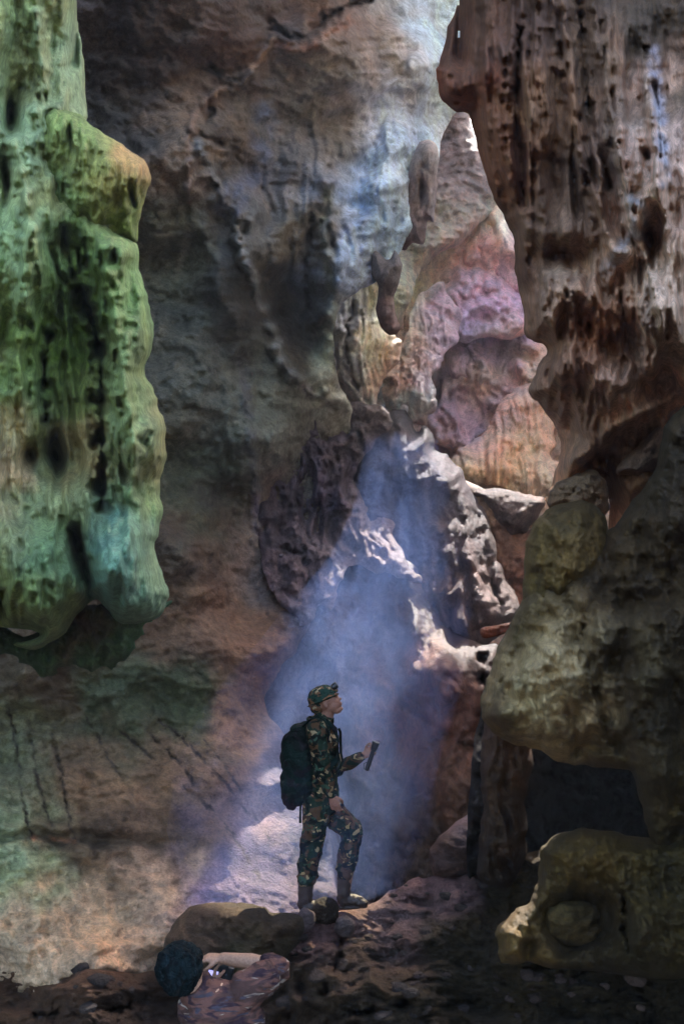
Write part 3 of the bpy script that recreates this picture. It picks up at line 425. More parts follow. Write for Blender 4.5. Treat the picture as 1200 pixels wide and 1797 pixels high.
# ------------------------------------------------------------------ right curtain
form('rock_curtain', [(805, -2000), (806, -60), (800, 10), (784, 55), (768, 125), (770, 165), (795, 192), (820, 202), (835, 250), (860, 335), (882, 378), (902, 425), (903, 478), (918, 540), (920, 590), (955, 606), (956, 622), (938, 650), (930, 690),
                      (948, 715), (975, 755), (985, 790), (972, 835), (964, 880), (985, 868), (1010, 862), (1040, 840), (1066, 850), (1070, 945), (1110, 945), (1180, 880), (1500, 900), (2300, 900), (2300, -2000)],
     D=[(800, 0, 6.6), (780, 150, 6.4), (900, 100, 6.0), (1000, 0, 6.2), (1150, 100, 5.6), (900, 400, 6.1), (1000, 350, 5.9), (1100, 400, 5.5), (950, 600, 6.1), (1050, 560, 5.7), (1180, 560, 5.2), (980, 760, 6.2), (1100, 760, 6.3), (1030, 860, 6.4),
        (1180, 300, 5.2), (1200, 800, 5.9), (1900, 300, 3.5), (1900, 900, 3.5), (900, -800, 7.0)],
     T=.7, R=85, back=.9, step=3, jit=4, gain=1.3, ljit=2.5, detail=.35, back_gain=6, warp=5, seed=101, mat=M_DRAPE, tint=(1.38, 1.0, .70),  # hidden back made paler, an added reflector bouncing sunlight into the gap
     noise=[('f', .25, 120, 170), ('r', .30, 60, 900, (960, 150, 260, 430)), ('r', .08, 20, 500, (1000, 200, 260, 360)), ('s', -.14, 76, 900, (980, 200, 240, 330)), ('f', .025, 22, 50),
            ('r', .30, 50, 90, (1040, 600, 200, 180)), ('r', .16, 18, 60, (1040, 580, 220, 160)), ('r', .2, 24, 100, (1060, 760, 200, 120)), ('r', .22, 26, 130, (1150, 480, 110, 260))],
     bumps=[(790, 150, 26, 42, .3), (792, 138, 8, 8, -.15), (800, 176, 12, 5, -.15), (955, 200, 40, 150, .28), (945, 400, 40, 50, .3), (1000, 410, 46, 40, .3), (990, 450, 30, 30, -.2), (1090, 250, 24, 220, .2, -6), (920, 400, 20, 90, .15),
            (960, 540, 40, 70, .45), (1030, 510, 45, 34, .3), (1000, 640, 60, 60, .55), (1080, 680, 50, 60, .5, -20), (1150, 540, 40, 100, .4), (1180, 440, 30, 60, .4), (1150, 260, 10, 160, .3, -6), (1130, 360, 30, 60, .35, 25), (880, 250, 16, 150, .22, -12), (1010, 200, 14, 200, .22, -4), (1050, 300, 12, 180, .2, -6), (985, 500, 12, 40, .25), (1015, 500, 10, 45, .25), (1045, 505, 10, 40, .25), (1160, 520, 14, 60, .3), (1185, 560, 12, 60, .3), (1130, 620, 16, 60, .3), (1090, 440, 30, 24, .4),
            (1140, 430, 14, 36, -.3), (1135, 270, 18, 24, -.2), (1100, 600, 60, 40, -.22), (1170, 640, 20, 60, -.3), (1020, 800, 60, 20, .3, -25), (1110, 730, 70, 16, .35, -28), (1130, 790, 40, 34, -.4), (1060, 800, 50, 30, -.4, -25), (1180, 760, 30, 20, .35, -30)],
     lines=[([(860, 30), (850, 160), (862, 300), (890, 400)], 9, .16), ([(900, 20), (890, 200), (905, 350), (925, 480)], 11, .22), ([(940, 0), (935, 200), (950, 380)], 9, .18), ([(985, 0), (1000, 180), (1040, 330), (1075, 440)], 11, .24),
            ([(1040, 0), (1070, 200), (1100, 330), (1110, 410)], 10, .22), ([(1120, 40), (1135, 200), (1150, 330)], 9, .2), ([(915, 30), (905, 200), (920, 360)], 6, -.2), ([(1015, 0), (1035, 200), (1070, 330)], 6, -.2), ([(965, 480), (960, 540), (975, 590)], 7, .2), ([(1000, 480), (1003, 540), (1010, 590)], 7, .2), ([(1040, 490), (1035, 540), (1045, 580)], 7, .2),
            ([(1150, 110), (1158, 200), (1162, 300), (1170, 400)], 6, .2), ([(1120, 420), (1140, 480), (1160, 560), (1165, 620)], 9, .24)],
     calm=(800, 58, 16, 50), veins_relief=[([(1145, 90), (1152, 150), (1160, 240), (1166, 320)], 8, 'b4acb4', 12), ([(1110, 350), (1125, 400), (1090, 440), (1070, 470)], 10, 'a89c98', 16)],
     cols=[(800, 100, '5c463a'), (780, 160, '7a4c3a'), (900, 80, '4c3c34'), (960, 200, '74604e'), (870, 300, '70503c'), (1050, 100, '6c5c4e'), (1100, 200, '605650'), (1000, 330, '62544c'), (950, 420, '6c5c52'), (900, 450, '503e36'), (1150, 40, '38342a'), (1190, 200, '34321f'),
           (1150, 150, 'a8a0a0'), (1158, 260, 'bcb4b8'), (1130, 370, 'aca09c'), (1090, 440, 'a8988c'), (1160, 480, 'b0a8a4'), (1180, 560, 'b4aca8'), (1030, 520, '9c9088'), (980, 560, '887870'), (1060, 600, '84644e'), (1110, 590, '7c5c46'), (990, 660, '7c6c64'), (1080, 690, 'a8a0a0'),
           (1000, 740, '8c7c78'), (1020, 800, '94847c'), (1100, 740, 'a8948a'), (1180, 700, 'b49c90'), (1130, 790, '6c5642'), (1030, 870, 'b89880'), (1190, 620, 'a8a09c'), (1090, 830, '4c3c2c'), (1160, 740, 'a88c78')],
     label='huge dark fluted rock curtain hanging at the upper right', cat='rock curtain')
form('crusty_ledge', [(965, 890), (972, 850), (1000, 835), (1030, 826), (1062, 845), (1068, 880), (1064, 902), (1040, 912), (1010, 905)], D=[(1010, 870, 5.9)], T=.35, R=30, step=2.6, jit=6, seed=107, mat=M_ROUGH,
     noise=[('f', .14, 26, 26), ('r', .12, 12, 20)], cols=[(1000, 860, 'b49478'), (1050, 860, 'b8987c')], label='crusty buff lump of rock perched behind the green-brown dome', cat='rock')
form('tan_boulder', [(1085, 830), (1095, 800), (1130, 770), (1160, 740), (1190, 700), (1260, 680), (1280, 760), (1200, 780), (1170, 800), (1150, 830), (1120, 835)], D=[(1120, 800, 5.7), (1200, 740, 5.5)], T=.3, R=30, step=2.8, jit=6, seed=109, mat=M_ROUGH,
     noise=[('f', .14, 30, 26), ('r', .10, 14, 20)], cols=[(1130, 790, '9c8070'), (1190, 730, 'b8988c')], label='knobbly tan boulder jammed under the right end of the curtain', cat='boulder')
# ------------------------------------------------------------------ dome, overhang and lower right rocks
form('rock_overhang', [(842, 1235), (850, 1200), (862, 1165), (880, 1120), (900, 1085), (922, 1042), (960, 1010), (1040, 960), (1075, 920), (1110, 880), (1150, 820), (1200, 710), (1500, 560), (2200, 500), (2200, 1560), (1500, 1520), (1200, 1500), (1150, 1490), (1130, 1440), (1112, 1370), (1090, 1350),
                       (1030, 1345), (985, 1338), (940, 1315), (900, 1308), (870, 1290), (848, 1262)],
     D=[(850, 1240, 5.0), (900, 1120, 5.0), (1000, 1150, 4.7), (1000, 1330, 5.0), (1100, 1000, 4.9), (1200, 900, 4.6), (1150, 1200, 4.6), (1180, 1400, 4.6), (1900, 900, 2.9), (1900, 1400, 2.7)],
     T=.5, R=90, back=.6, step=3.2, gain=.5, tint=(1.4, 1.08, .66), detail=.6, warp=6, seed=111, mat=M_SMOOTH, noise=[('f', .34, 150, 150), ('f', .05, 50, 60), ('r', .04, 30, 100), ('r', .16, 40, 150, (970, 1210, 140, 140)), ('f', .03, 16, 20), ('r', .07, 60, 44)],
     bumps=[(960, 1210, 60, 90, .35, -10), (880, 1250, 40, 24, .2), (1090, 1180, 30, 110, -.2), (1180, 1000, 60, 200, .25), (1160, 1320, 30, 110, .2), (1060, 1310, 60, 30, -.2)],
     lines=[([(960, 1180), (985, 1230), (1005, 1280), (1010, 1320)], 9, -.12), ([(905, 1150), (880, 1200), (905, 1240), (930, 1290)], 8, -.10), ([(1060, 1270), (1080, 1320), (1070, 1350)], 9, -.14), ([(1020, 1100), (1035, 1180), (1055, 1260)], 10, -.10)],
     cols=[(960, 1180, 'dcd8c4'), (920, 1230, 'ccc4a8'), (1000, 1250, 'dcd8c4'), (980, 1210, 'dcd8c4'), (900, 1110, '5c5230'), (870, 1260, '6c5c3c'), (1050, 1000, '463c20'), (1150, 900, '40351a'), (1180, 1050, '3c3216'), (1080, 1180, '4a4022'), (1150, 1250, '3a3318'), (1170, 1400, '484020'), (1050, 1330, '585034')],
     label='olive brown rock overhang with a pale grey face at the right', cat='rock overhang')
form('rock_dome', [(922, 1080), (918, 1010), (922, 955), (935, 920), (958, 895), (990, 880), (1020, 878), (1048, 890), (1062, 910), (1070, 960), (1060, 1020), (1020, 1080), (970, 1110)],
     D=[(990, 980, 4.9)], T=.45, R=75, step=3, jit=3, gain=.6, tint=(1.35, 1.05, .62), seed=113, mat=M_SMOOTH, noise=[('f', .10, 60, 60), ('r', .07, 24, 90, (970, 1010, 60, 80)), ('f', .03, 16, 16)], bumps=[(1010, 985, 34, 30, .10)],
     cols=[(990, 900, '4c4424'), (1010, 960, '746844'), (960, 1000, '6c6440'), (1040, 930, '50461f'), (950, 1070, '5c5430')], label='rounded olive rock dome bulging above the pale overhang face', cat='rock dome')
form('recess_wall', [(834, 1290), (868, 1190), (1000, 1180), (1300, 1180), (1300, 1560), (1000, 1560), (840, 1600), (820, 1450)], D=[(860, 1400, 6.4), (1000, 1400, 8.6), (1080, 1400, 8.8), (1200, 1400, 7.4)], T=.3, R=60, step=4, gain=.15, seed=115, mat=M_DRAPE,  # very low gain: shade of the recess put into the colour
     noise=[('f', .5, 60, 60), ('r', .3, 40, 60)], cols=[(870, 1350, '5c4630'), (1050, 1400, '26261a'), (900, 1450, '342a1c')], label='rock wall at the back of the low recess, its shade put into the colour', cat='rock wall')
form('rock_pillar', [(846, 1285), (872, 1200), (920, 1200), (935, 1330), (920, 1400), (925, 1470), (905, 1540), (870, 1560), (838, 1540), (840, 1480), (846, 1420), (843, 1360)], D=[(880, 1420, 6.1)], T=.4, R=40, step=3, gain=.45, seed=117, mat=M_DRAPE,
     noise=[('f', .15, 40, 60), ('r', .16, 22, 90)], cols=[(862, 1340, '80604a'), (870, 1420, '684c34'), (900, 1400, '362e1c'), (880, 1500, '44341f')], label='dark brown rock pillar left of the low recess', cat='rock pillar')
form('hollow_rock', [(872, 1650), (874, 1625), (900, 1600), (925, 1585), (940, 1555), (945, 1510), (955, 1480), (980, 1462), (1030, 1454), (1080, 1460), (1140, 1470), (1300, 1455), (1900, 1440), (1900, 1760), (1200, 1720), (1000, 1700), (930, 1690), (880, 1690)],
     D=[(900, 1640, 5.0), (960, 1500, 5.0), (1100, 1500, 4.8), (1180, 1650, 4.5), (1000, 1690, 4.7), (1700, 1600, 3)], T=.5, R=60, back=.5, step=3.2, gain=.55, tint=(1.35, 1.08, .66), seed=119, mat=M_SMOOTH, noise=[('f', .14, 90, 80), ('r', .06, 30, 70), ('f', .03, 14, 18)],
     bumps=[(1005, 1622, 80, 62, -.95), (930, 1680, 14, 40, -.4), (1100, 1500, 80, 40, .15), (1120, 1640, 30, 80, .15)], lines=[([(1090, 1565), (1096, 1620), (1100, 1670)], 5, -.2)],
     cols=[(980, 1490, '60582f'), (1080, 1500, '5c5228'), (1000, 1540, '544c2a'), (900, 1630, '7a6c48'), (1140, 1600, '4c431e'), (1060, 1640, '3a341c'), (1190, 1520, '484018')], label='olive arched rock with a hollow at the lower right', cat='rock')
form('boulder', [(952, 1600), (975, 1578), (1010, 1572), (1045, 1580), (1062, 1605), (1064, 1640), (1050, 1665), (1010, 1668), (975, 1655), (958, 1635)], D=[(1010, 1620, 4.95)], T=.28, R=40, step=2.8, seed=121, mat=M_ROUGH,
     noise=[('f', .08, 30, 24), ('r', .09, 40, 22)], cols=[(1000, 1600, '84744c'), (1040, 1620, '7c6a44'), (1010, 1650, '504428')], label='round cracked boulder sitting inside the hollow rock', cat='boulder')
# ------------------------------------------------------------------ ground, ledge and boulders
form('rocky_floor', [(-900, 1700), (-100, 1690), (60, 1688), (200, 1705), (300, 1700), (400, 1665), (500, 1628), (560, 1605), (640, 1591), (690, 1562), (735, 1538), (790, 1538), (840, 1528), (900, 1500), (1000, 1490), (1300, 1480), (2000, 1450), (2600, 2600), (-1600, 2600)],
     D=[(-600, 1700, 6.5), (60, 1695, 6.3), (150, 1797, 4.9), (300, 1710, 6.2), (520, 1640, 6.2), (560, 1606, 6.88), (592, 1602, 6.9), (640, 1596, 6.95), (655, 1580, 7.2), (590, 1630, 6.35), (740, 1545, 7.7), (840, 1535, 7.6), (700, 1640, 6.0), (820, 1620, 6.2), (600, 1720, 5.4), (700, 1797, 4.9), (950, 1560, 6.2), (1000, 1700, 5.0), (1200, 1700, 4.6),
        (1000, 1797, 4.5), (900, 1700, 5.3), (300, 1900, 4.5), (900, 1900, 4.2), (600, 2200, 3.6), (600, 2600, 3.4), (-600, 2200, 3.6), (1600, 2200, 3.2), (1600, 1700, 4)],
     T=.12, R=30, back=.5, step=3, gain=1.15, seed=131, mat=M_GROUND, kind='structure', jit=6, calm=(592, 1600, 75, 32), tint=(1.15, 1.0, .85),
     noise=[('f', .26, 150, 60), ('f', .10, 60, 24), ('r', .12, 80, 34), ('f', .06, 18, 9), ('r', .05, 16, 10), ('s', -.25, 130, 90, (560, 1740, 300, 100)), ('r', .15, 70, 60, (900, 1720, 260, 110))],
     bumps=[(700, 1730, 90, 50, .3), (560, 1730, 60, 70, .2, 20), (900, 1700, 60, 50, .3), (800, 1760, 60, 40, -.3), (1000, 1770, 90, 30, -.25), (130, 1740, 120, 30, .2)],
     lines=[([(600, 1640), (585, 1700), (570, 1740)], 7, -.3), ([(250, 1755), (180, 1775), (60, 1780)], 6, -.25), ([(620, 1780), (680, 1770), (720, 1760)], 6, -.25)],
     cols=[(100, 1720, '7a5c48'), (60, 1770, '6c5440'), (200, 1790, '4c3c30'), (400, 1760, '5c4a3a'), (550, 1640, '80686a'), (600, 1605, '8c7478'), (700, 1570, '8c7478'), (780, 1550, '846c70'), (680, 1625, '6c5450'), (560, 1720, '60503c'), (680, 1720, '5a4c38'), (700, 1780, '443a2a'), (850, 1600, '443c20'),
           (900, 1560, '3c3418'), (800, 1680, '3c3620'), (950, 1720, '3c3418'), (1100, 1720, '36301a'), (1100, 1790, '302a18'), (880, 1760, '443a22')])
form('boulder', [(290, 1655), (296, 1635), (318, 1605), (335, 1590), (380, 1585), (430, 1585), (462, 1590), (480, 1602), (522, 1602), (534, 1630), (520, 1660), (480, 1700), (400, 1730), (330, 1720), (292, 1690)],
     D=[(300, 1640, 6.1), (420, 1590, 6.3), (420, 1680, 5.8), (520, 1620, 6.2), (330, 1700, 5.8)], T=.35, R=45, back=.4, step=2.8, jit=3, seed=141, mat=M_ROUGH, noise=[('f', .14, 70, 50), ('f', .05, 22, 16), ('r', .05, 40, 22)],
     lines=[([(470, 1635), (480, 1660), (488, 1690)], 3, .05)],
     cols=[(350, 1600, '6c5a50'), (420, 1620, '5a4a3a'), (480, 1650, '5c4c3c'), (320, 1660, '786456'), (440, 1670, '48482f')], label='large flat topped brown boulder left of the hiker', cat='boulder')
form('boulder', [(753, 1512), (758, 1482), (780, 1460), (805, 1438), (830, 1426), (850, 1428), (856, 1450), (848, 1490), (842, 1530), (800, 1545), (765, 1540)],
     D=[(800, 1500, 7.3), (840, 1430, 7.7), (760, 1500, 7.3)], T=.35, R=32, back=.4, step=2.6, jit=3, seed=143, mat=M_ROUGH, noise=[('f', .12, 40, 30), ('r', .10, 34, 14)],
     cols=[(820, 1450, 'a8909c'), (790, 1470, '907880'), (790, 1510, '6c4c3c'), (840, 1500, '5c4434')], label='reddish boulder with a pale top right of the hiker', cat='boulder')
form('stone', [(545, 1600), (552, 1582), (568, 1575), (585, 1578), (594, 1592), (592, 1615), (570, 1622), (550, 1618)], D=[(570, 1600, 6.5)], T=.12, R=20, back=.12, step=2, jit=2, seed=151, mat=M_ROUGH, noise=[('f', .05, 14, 10)],
     cols=[(570, 1590, '3c342e'), (570, 1610, '4c4038')], label="dark stone between the hiker's boots", cat='stone', group="stones by the hiker's boots")
form('stone', [(512, 1626), (520, 1606), (530, 1594), (545, 1597), (554, 1612), (548, 1630), (530, 1638), (516, 1636)], D=[(533, 1615, 6.3)], T=.12, R=20, back=.12, step=2, jit=3, seed=153, mat=M_ROUGH, noise=[('f', .05, 14, 8), ('r', .05, 12, 6)],
     cols=[(530, 1610, '94848c')], label="pale crumbly stone below the hiker's rear boot", cat='stone', group="stones by the hiker's boots")
form('stone', [(586, 1632), (590, 1614), (602, 1606), (616, 1610), (624, 1622), (618, 1642), (600, 1646)], D=[(604, 1628, 6.35)], T=.12, R=20, back=.12, step=2, jit=3, seed=155, mat=M_ROUGH, noise=[('f', .05, 14, 8), ('r', .05, 12, 6)],
     cols=[(600, 1610, '8c7c84'), (610, 1635, '70605c')], label="pale broken stone below the hiker's front boot", cat='stone', group="stones by the hiker's boots")
form('fallen_log', [(842, 1108), (850, 1100), (880, 1096), (912, 1088), (916, 1098), (885, 1112), (850, 1120)], D=[(850, 1110, 6.5), (910, 1095, 6.8)], T=.06, R=9, back=.06, step=2, jit=1, seed=157, mat=M_DRAPE, noise=[('f', .03, 10, 6)],
     cols=[(880, 1105, '74402c')], label='short reddish log bridging the gap behind the overhang', cat='log')

# ------------------------------------------------------------------ green formation at the left
form('green_flowstone', [(-900, -2000), (110, -2000), (132, -60), (137, 40), (148, 120), (152, 205), (120, 260), (130, 330), (190, 380), (238, 425), (245, 470), (262, 540), (268, 600), (255, 650), (275, 700), (292, 760), (293, 800), (280, 850),
                         (286, 900), (272, 960), (290, 1020), (297, 1055), (275, 1085), (240, 1094), (205, 1088), (170, 1050), (140, 1075), (110, 1115), (60, 1140), (25, 1132), (0, 1100), (-900, 1050)],
     D=[(0, 0, 5.5), (130, 100, 6.0), (100, 300, 5.5), (20, 450, 5.1), (120, 600, 5.6), (220, 520, 5.3), (240, 750, 5.1), (30, 800, 5.1), (120, 800, 5.5), (60, 1000, 4.9), (220, 980, 4.9), (-700, 300, 3.4), (-700, 1000, 3.2)],
     T=.55, R=70, back=.7, step=3, jit=4, seed=161, mat=M_MOSS_LAMPLIT, warp=7, tint=(1.75, 1.12, .95), gain=1.5, detail=.2, ljit=2.5,
     noise=[('f', .22, 120, 200), ('r', .20, 60, 420), ('r', .06, 22, 260), ('f', .04, 30, 60), ('r', .16, 30, 130, (130, 620, 90, 240)), ('f', .025, 10, 14)],
     bumps=[(120, 640, 70, 250, -.35, 3), (45, 520, 30, 260, .28, 5), (215, 640, 34, 210, .3), (270, 770, 24, 60, .15), (205, 1000, 44, 95, .45), (60, 1020, 72, 110, .4), (115, 870, 70, 40, .3, 10), (20, 205, 12, 30, -.6), (8, 320, 9, 45, -.5), (98, 800, 15, 42, -.7),
            (55, 800, 14, 24, -.4), (240, 610, 24, 36, .2), (140, 985, 14, 70, -.6, -18), (40, 110, 60, 50, .15), (100, 420, 40, 30, -.3)],
     lines=[([(215, 420), (200, 520), (215, 640), (235, 760), (230, 870)], 13, .24), ([(30, 250), (50, 400), (30, 560), (40, 700)], 15, .28), ([(60, 20), (75, 130), (70, 250)], 12, .2), ([(185, 440), (194, 560), (202, 700), (207, 850)], 8, .2), ([(250, 480), (245, 560), (262, 650)], 9, .18), ([(110, 470), (120, 600), (130, 700)], 8, .2), ([(55, 900), (45, 1000), (60, 1080)], 14, .16), ([(100, 900), (95, 1000), (100, 1060)], 9, .14), ([(225, 910), (232, 1000), (225, 1060)], 10, .16),
            ([(142, 505), (160, 560), (176, 620), (178, 700), (180, 800), (178, 895)], 9, -.8), ([(85, 590), (78, 650), (80, 740)], 6, -.4), ([(88, 430), (100, 470), (115, 500)], 6, -.3), ([(112, 400), (118, 440), (128, 480)], 5, -.3), ([(150, 420), (152, 470)], 4, -.25), ([(138, 440), (140, 480)], 4, -.25), ([(200, 700), (205, 800), (200, 880)], 5, -.14),
            ([(128, 930), (145, 975), (158, 1040)], 9, -.5), ([(60, 400), (72, 500), (60, 600)], 6, .15), ([(265, 760), (255, 778)], 4, -.12), ([(5, 1040), (2, 1090)], 6, -.3)],
     cols=[(60, 40, '6c8c5c'), (110, 60, '6c9474'), (30, 130, '74946c'), (100, 160, '6c8c68'), (60, 250, '6c9470'), (30, 400, '6c9870'), (100, 330, '748a58'), (50, 520, '689468'), (130, 500, '4c7034'), (110, 600, '467028'), (60, 600, '568040'), (130, 700, '4c6c34'), (-5, 740, '8c9c78'), (-5, 830, '949878'), (60, 850, '5c8060'), (50, 700, '5c8c58'),
           (60, 780, '4c6030'), (140, 780, '6c7450'), (215, 520, '5c8c58'), (235, 640, '587c50'), (220, 760, '5c8860'), (275, 780, '6c7c54'), (60, 890, '5c8060'), (100, 960, '527c58'), (30, 1050, '5a7c48'), (210, 930, '3c6c64'), (215, 1020, '447468'), (255, 1000, '5c8466'), (80, 1100, '50704c'), (240, 880, '5c8458')],  # greens: partly moss, mostly green lamp light put into the colour
     label='tall flowstone column, green from moss and painted lamp light, rounded lobes at the left', cat='flowstone')
form('flowstone_shelf', [(85, 190), (130, 195), (165, 222), (205, 246), (235, 268), (258, 285), (264, 312), (255, 345), (244, 385), (238, 425), (200, 420), (150, 400), (100, 390), (70, 370), (55, 300), (65, 230)],
     D=[(80, 300, 5.3), (180, 300, 5.15), (250, 320, 5.3)], T=.35, R=50, back=.5, step=2.8, jit=4, seed=163, mat=M_MOSS_LAMPLIT, tint=(1.5, 1.08, .85), gain=1.3, detail=.6, noise=[('f', .12, 70, 90), ('r', .09, 22, 110), ('f', .05, 14, 30)],
     bumps=[(245, 300, 20, 26, .12), (232, 340, 5, 26, -.25, -10), (125, 240, 6, 36, -.14), (145, 255, 4, 24, -.12)],
     cols=[(120, 220, '6c8c54'), (180, 260, '748a54'), (248, 300, 'a08c60'), (150, 330, '68804c'), (210, 340, '7c8448'), (120, 370, '5c8450'), (230, 400, '5c7c40')], label='yellow green jutting shelf on the upper part of the left column', cat='rock shelf')
form('flowstone_tip', [(-40, 1080), (60, 1110), (140, 1060), (200, 1070), (270, 1065), (290, 1050), (285, 1075), (252, 1095), (246, 1130), (215, 1158), (192, 1174), (150, 1176), (120, 1160), (92, 1184), (55, 1172), (20, 1150), (-60, 1150)],
     D=[(100, 1120, 5.4), (220, 1110, 5.25)], T=.2, R=25, back=.4, step=2.8, jit=13, seed=165, mat=M_MOSS_LAMPLIT, noise=[('f', .16, 40, 36), ('r', .14, 24, 30)],
     cols=[(60, 1140, '3c5c3c'), (150, 1120, '6c4a3c'), (220, 1120, '4c7450'), (180, 1150, '3c6044')], label='ragged dark underside tip of the green column', cat='rock')

# ------------------------------------------------------------------ loose stones on the ledge and the foreground
def loose_stones():
    rng = np.random.RandomState(5); bpy.context.view_layer.update(); dg = bpy.context.evaluated_depsgraph_get(); cpos = Vector((0, 0, CAMZ)); protos = []
    base_v, base_f = [], []
    bm = bmesh.new(); bmesh.ops.create_icosphere(bm, subdivisions=4, radius=1)
    V0 = np.array([v.co[:] for v in bm.verts]); F0 = np.array([[v.index for v in f.verts] for f in bm.faces]); bm.free()
    for k in range(7):
        n = 0; Pn = V0.copy()
        for j in range(9):                       # flat broken faces
            a = rng.randn(3); a /= np.linalg.norm(a); c = .55+.3*rng.rand(); dd = Pn@a; Pn = Pn-np.outer(np.maximum(dd-c, 0), a)
        Pn = Pn*(1+.06*fbm(Pn[:, 0]*2.5+Pn[:, 2]+k*9, Pn[:, 1]*2.5, 4, k)[:, None]); Pn[:, 2] *= .6
        protos.append((Pn, F0))
    areas = [(560, 850, 1545, 1640, 22, 'small loose stone on the lit ledge right of the hiker', 'loose stones on the lit ledge'),
             (480, 760, 1640, 1790, 34, 'small loose brown stone on the rocky slope below the hiker', 'loose stones below the hiker'),
             (20, 300, 1700, 1790, 26, 'small loose stone on the cave floor left of the crouching person', 'loose stones at the lower left'),
             (700, 1150, 1700, 1790, 26, 'small dark loose stone on the cave floor under the hollow olive rock', 'loose stones at the lower right')]
    i = 0
    for x0, x1, y0, y1, cnt, lab, grp in areas:
        for _ in range(cnt):
            px, py = rng.uniform(x0, x1), rng.uniform(y0, y1); d = (V(px, py, 1)-cpos).normalized()
            hit, loc, nr, fi, ob, _m = sc.ray_cast(dg, cpos, d)
            if (505 < px < 670 and py < 1635) or not hit or ob.name.split('.')[0] != 'rocky_floor' or abs(nr.z) < .25: continue
            r = float(np.clip(rng.lognormal(-3.45, .5), .012, .085)); Pn, Fn = protos[i % 7]; a = rng.uniform(0, 6.28)
            M = np.array([[math.cos(a), -math.sin(a), 0], [math.sin(a), math.cos(a), 0], [0, 0, 1]])
            vv = (Pn*r)@M.T+np.array(loc[:])+np.array([0, 0, r*.22]); shade = rng.uniform(.7, 1.3)
            o = link_mesh('stone', vv, Fn, M_ROUGH, None, np.tile(hexlin('5c4c44')*shade, (len(vv), 1)), smooth=True)
            tag(o, lab, 'stone', grp); i += 1
loose_stones()

# ------------------------------------------------------------------ people
def plain(name, rgb, rough=.7, spec=.3, bump=.0, bscale=60, metal=0, emit=None):
    m = bpy.data.materials.new(name); m.use_nodes = True; nt = m.node_tree; b = nt.nodes['Principled BSDF']; L = nt.links.new
    b.inputs['Roughness'].default_value = rough; b.inputs['Specular IOR Level'].default_value = spec; b.inputs['Metallic'].default_value = metal
    g = N(nt, 'ShaderNodeNewGeometry'); nz = N(nt, 'ShaderNodeTexNoise'); nz.inputs['Scale'].default_value = bscale; nz.inputs['Detail'].default_value = 4; L(g.outputs['Position'], nz.inputs['Vector'])
    r = N(nt, 'ShaderNodeValToRGB'); r.color_ramp.elements[0].position = .3; r.color_ramp.elements[1].position = .7
    r.color_ramp.elements[0].color = (*[c*.75 for c in rgb], 1); r.color_ramp.elements[1].color = (*[min(1, c*1.2) for c in rgb], 1)
    L(nz.outputs[0], r.inputs[0]); L(r.outputs[0], b.inputs['Base Color'])
    if bump:
        bp = N(nt, 'ShaderNodeBump'); bp.inputs['Strength'].default_value = bump; bp.inputs['Distance'].default_value = .01; L(nz.outputs[0], bp.inputs['Height']); L(bp.outputs[0], b.inputs['Normal'])
    if emit: b.inputs['Emission Color'].default_value = (*emit[0], 1); b.inputs['Emission Strength'].default_value = emit[1]
    return m
def camo(name, cols, scale, stretch=(1, 1, 1), rot=0, base=None, soft=.015, wr=.5):
    m = bpy.data.materials.new(name); m.use_nodes = True; nt = m.node_tree; b = nt.nodes['Principled BSDF']; L = nt.links.new
    b.inputs['Roughness'].default_value = .9; b.inputs['Specular IOR Level'].default_value = .1
    g = N(nt, 'ShaderNodeNewGeometry'); mp = N(nt, 'ShaderNodeMapping'); mp.inputs['Scale'].default_value = stretch; mp.inputs['Rotation'].default_value = (0, rot, 0)
    L(g.outputs['Position'], mp.inputs[0]); cur = None
    for i, (c, th) in enumerate(cols):
        if cur is None:
            rg = N(nt, 'ShaderNodeRGB'); rg.outputs[0].default_value = (*hexlin(c), 1); cur = rg.outputs[0]; continue
        off = N(nt, 'ShaderNodeVectorMath', operation='ADD'); off.inputs[1].default_value = (i*3.7, i*1.9, i*5.1); L(mp.outputs[0], off.inputs[0])
        nz = N(nt, 'ShaderNodeTexNoise'); nz.inputs['Scale'].default_value = scale*(1+.25*i); nz.inputs['Detail'].default_value = 2.5; nz.inputs['Distortion'].default_value = .6; L(off.outputs[0], nz.inputs['Vector'])
        mr = N(nt, 'ShaderNodeMapRange'); mr.inputs['From Min'].default_value = th; mr.inputs['From Max'].default_value = th+soft; L(nz.outputs[0], mr.inputs['Value'])
        x = N(nt, 'ShaderNodeMix', data_type='RGBA'); L(mr.outputs[0], x.inputs[0]); L(cur, x.inputs[6]); x.inputs[7].default_value = (*hexlin(c), 1); cur = x.outputs[2]
    L(cur, b.inputs['Base Color'])
    n1 = N(nt, 'ShaderNodeTexNoise'); n1.inputs['Scale'].default_value = 22; n1.inputs['Detail'].default_value = 3; n1.inputs['Distortion'].default_value = 1.2; L(g.outputs['Position'], n1.inputs['Vector'])
    bp = N(nt, 'ShaderNodeBump'); bp.inputs['Strength'].default_value = wr; bp.inputs['Distance'].default_value = .03; L(n1.outputs[0], bp.inputs['Height']); L(bp.outputs[0], b.inputs['Normal'])
    return m

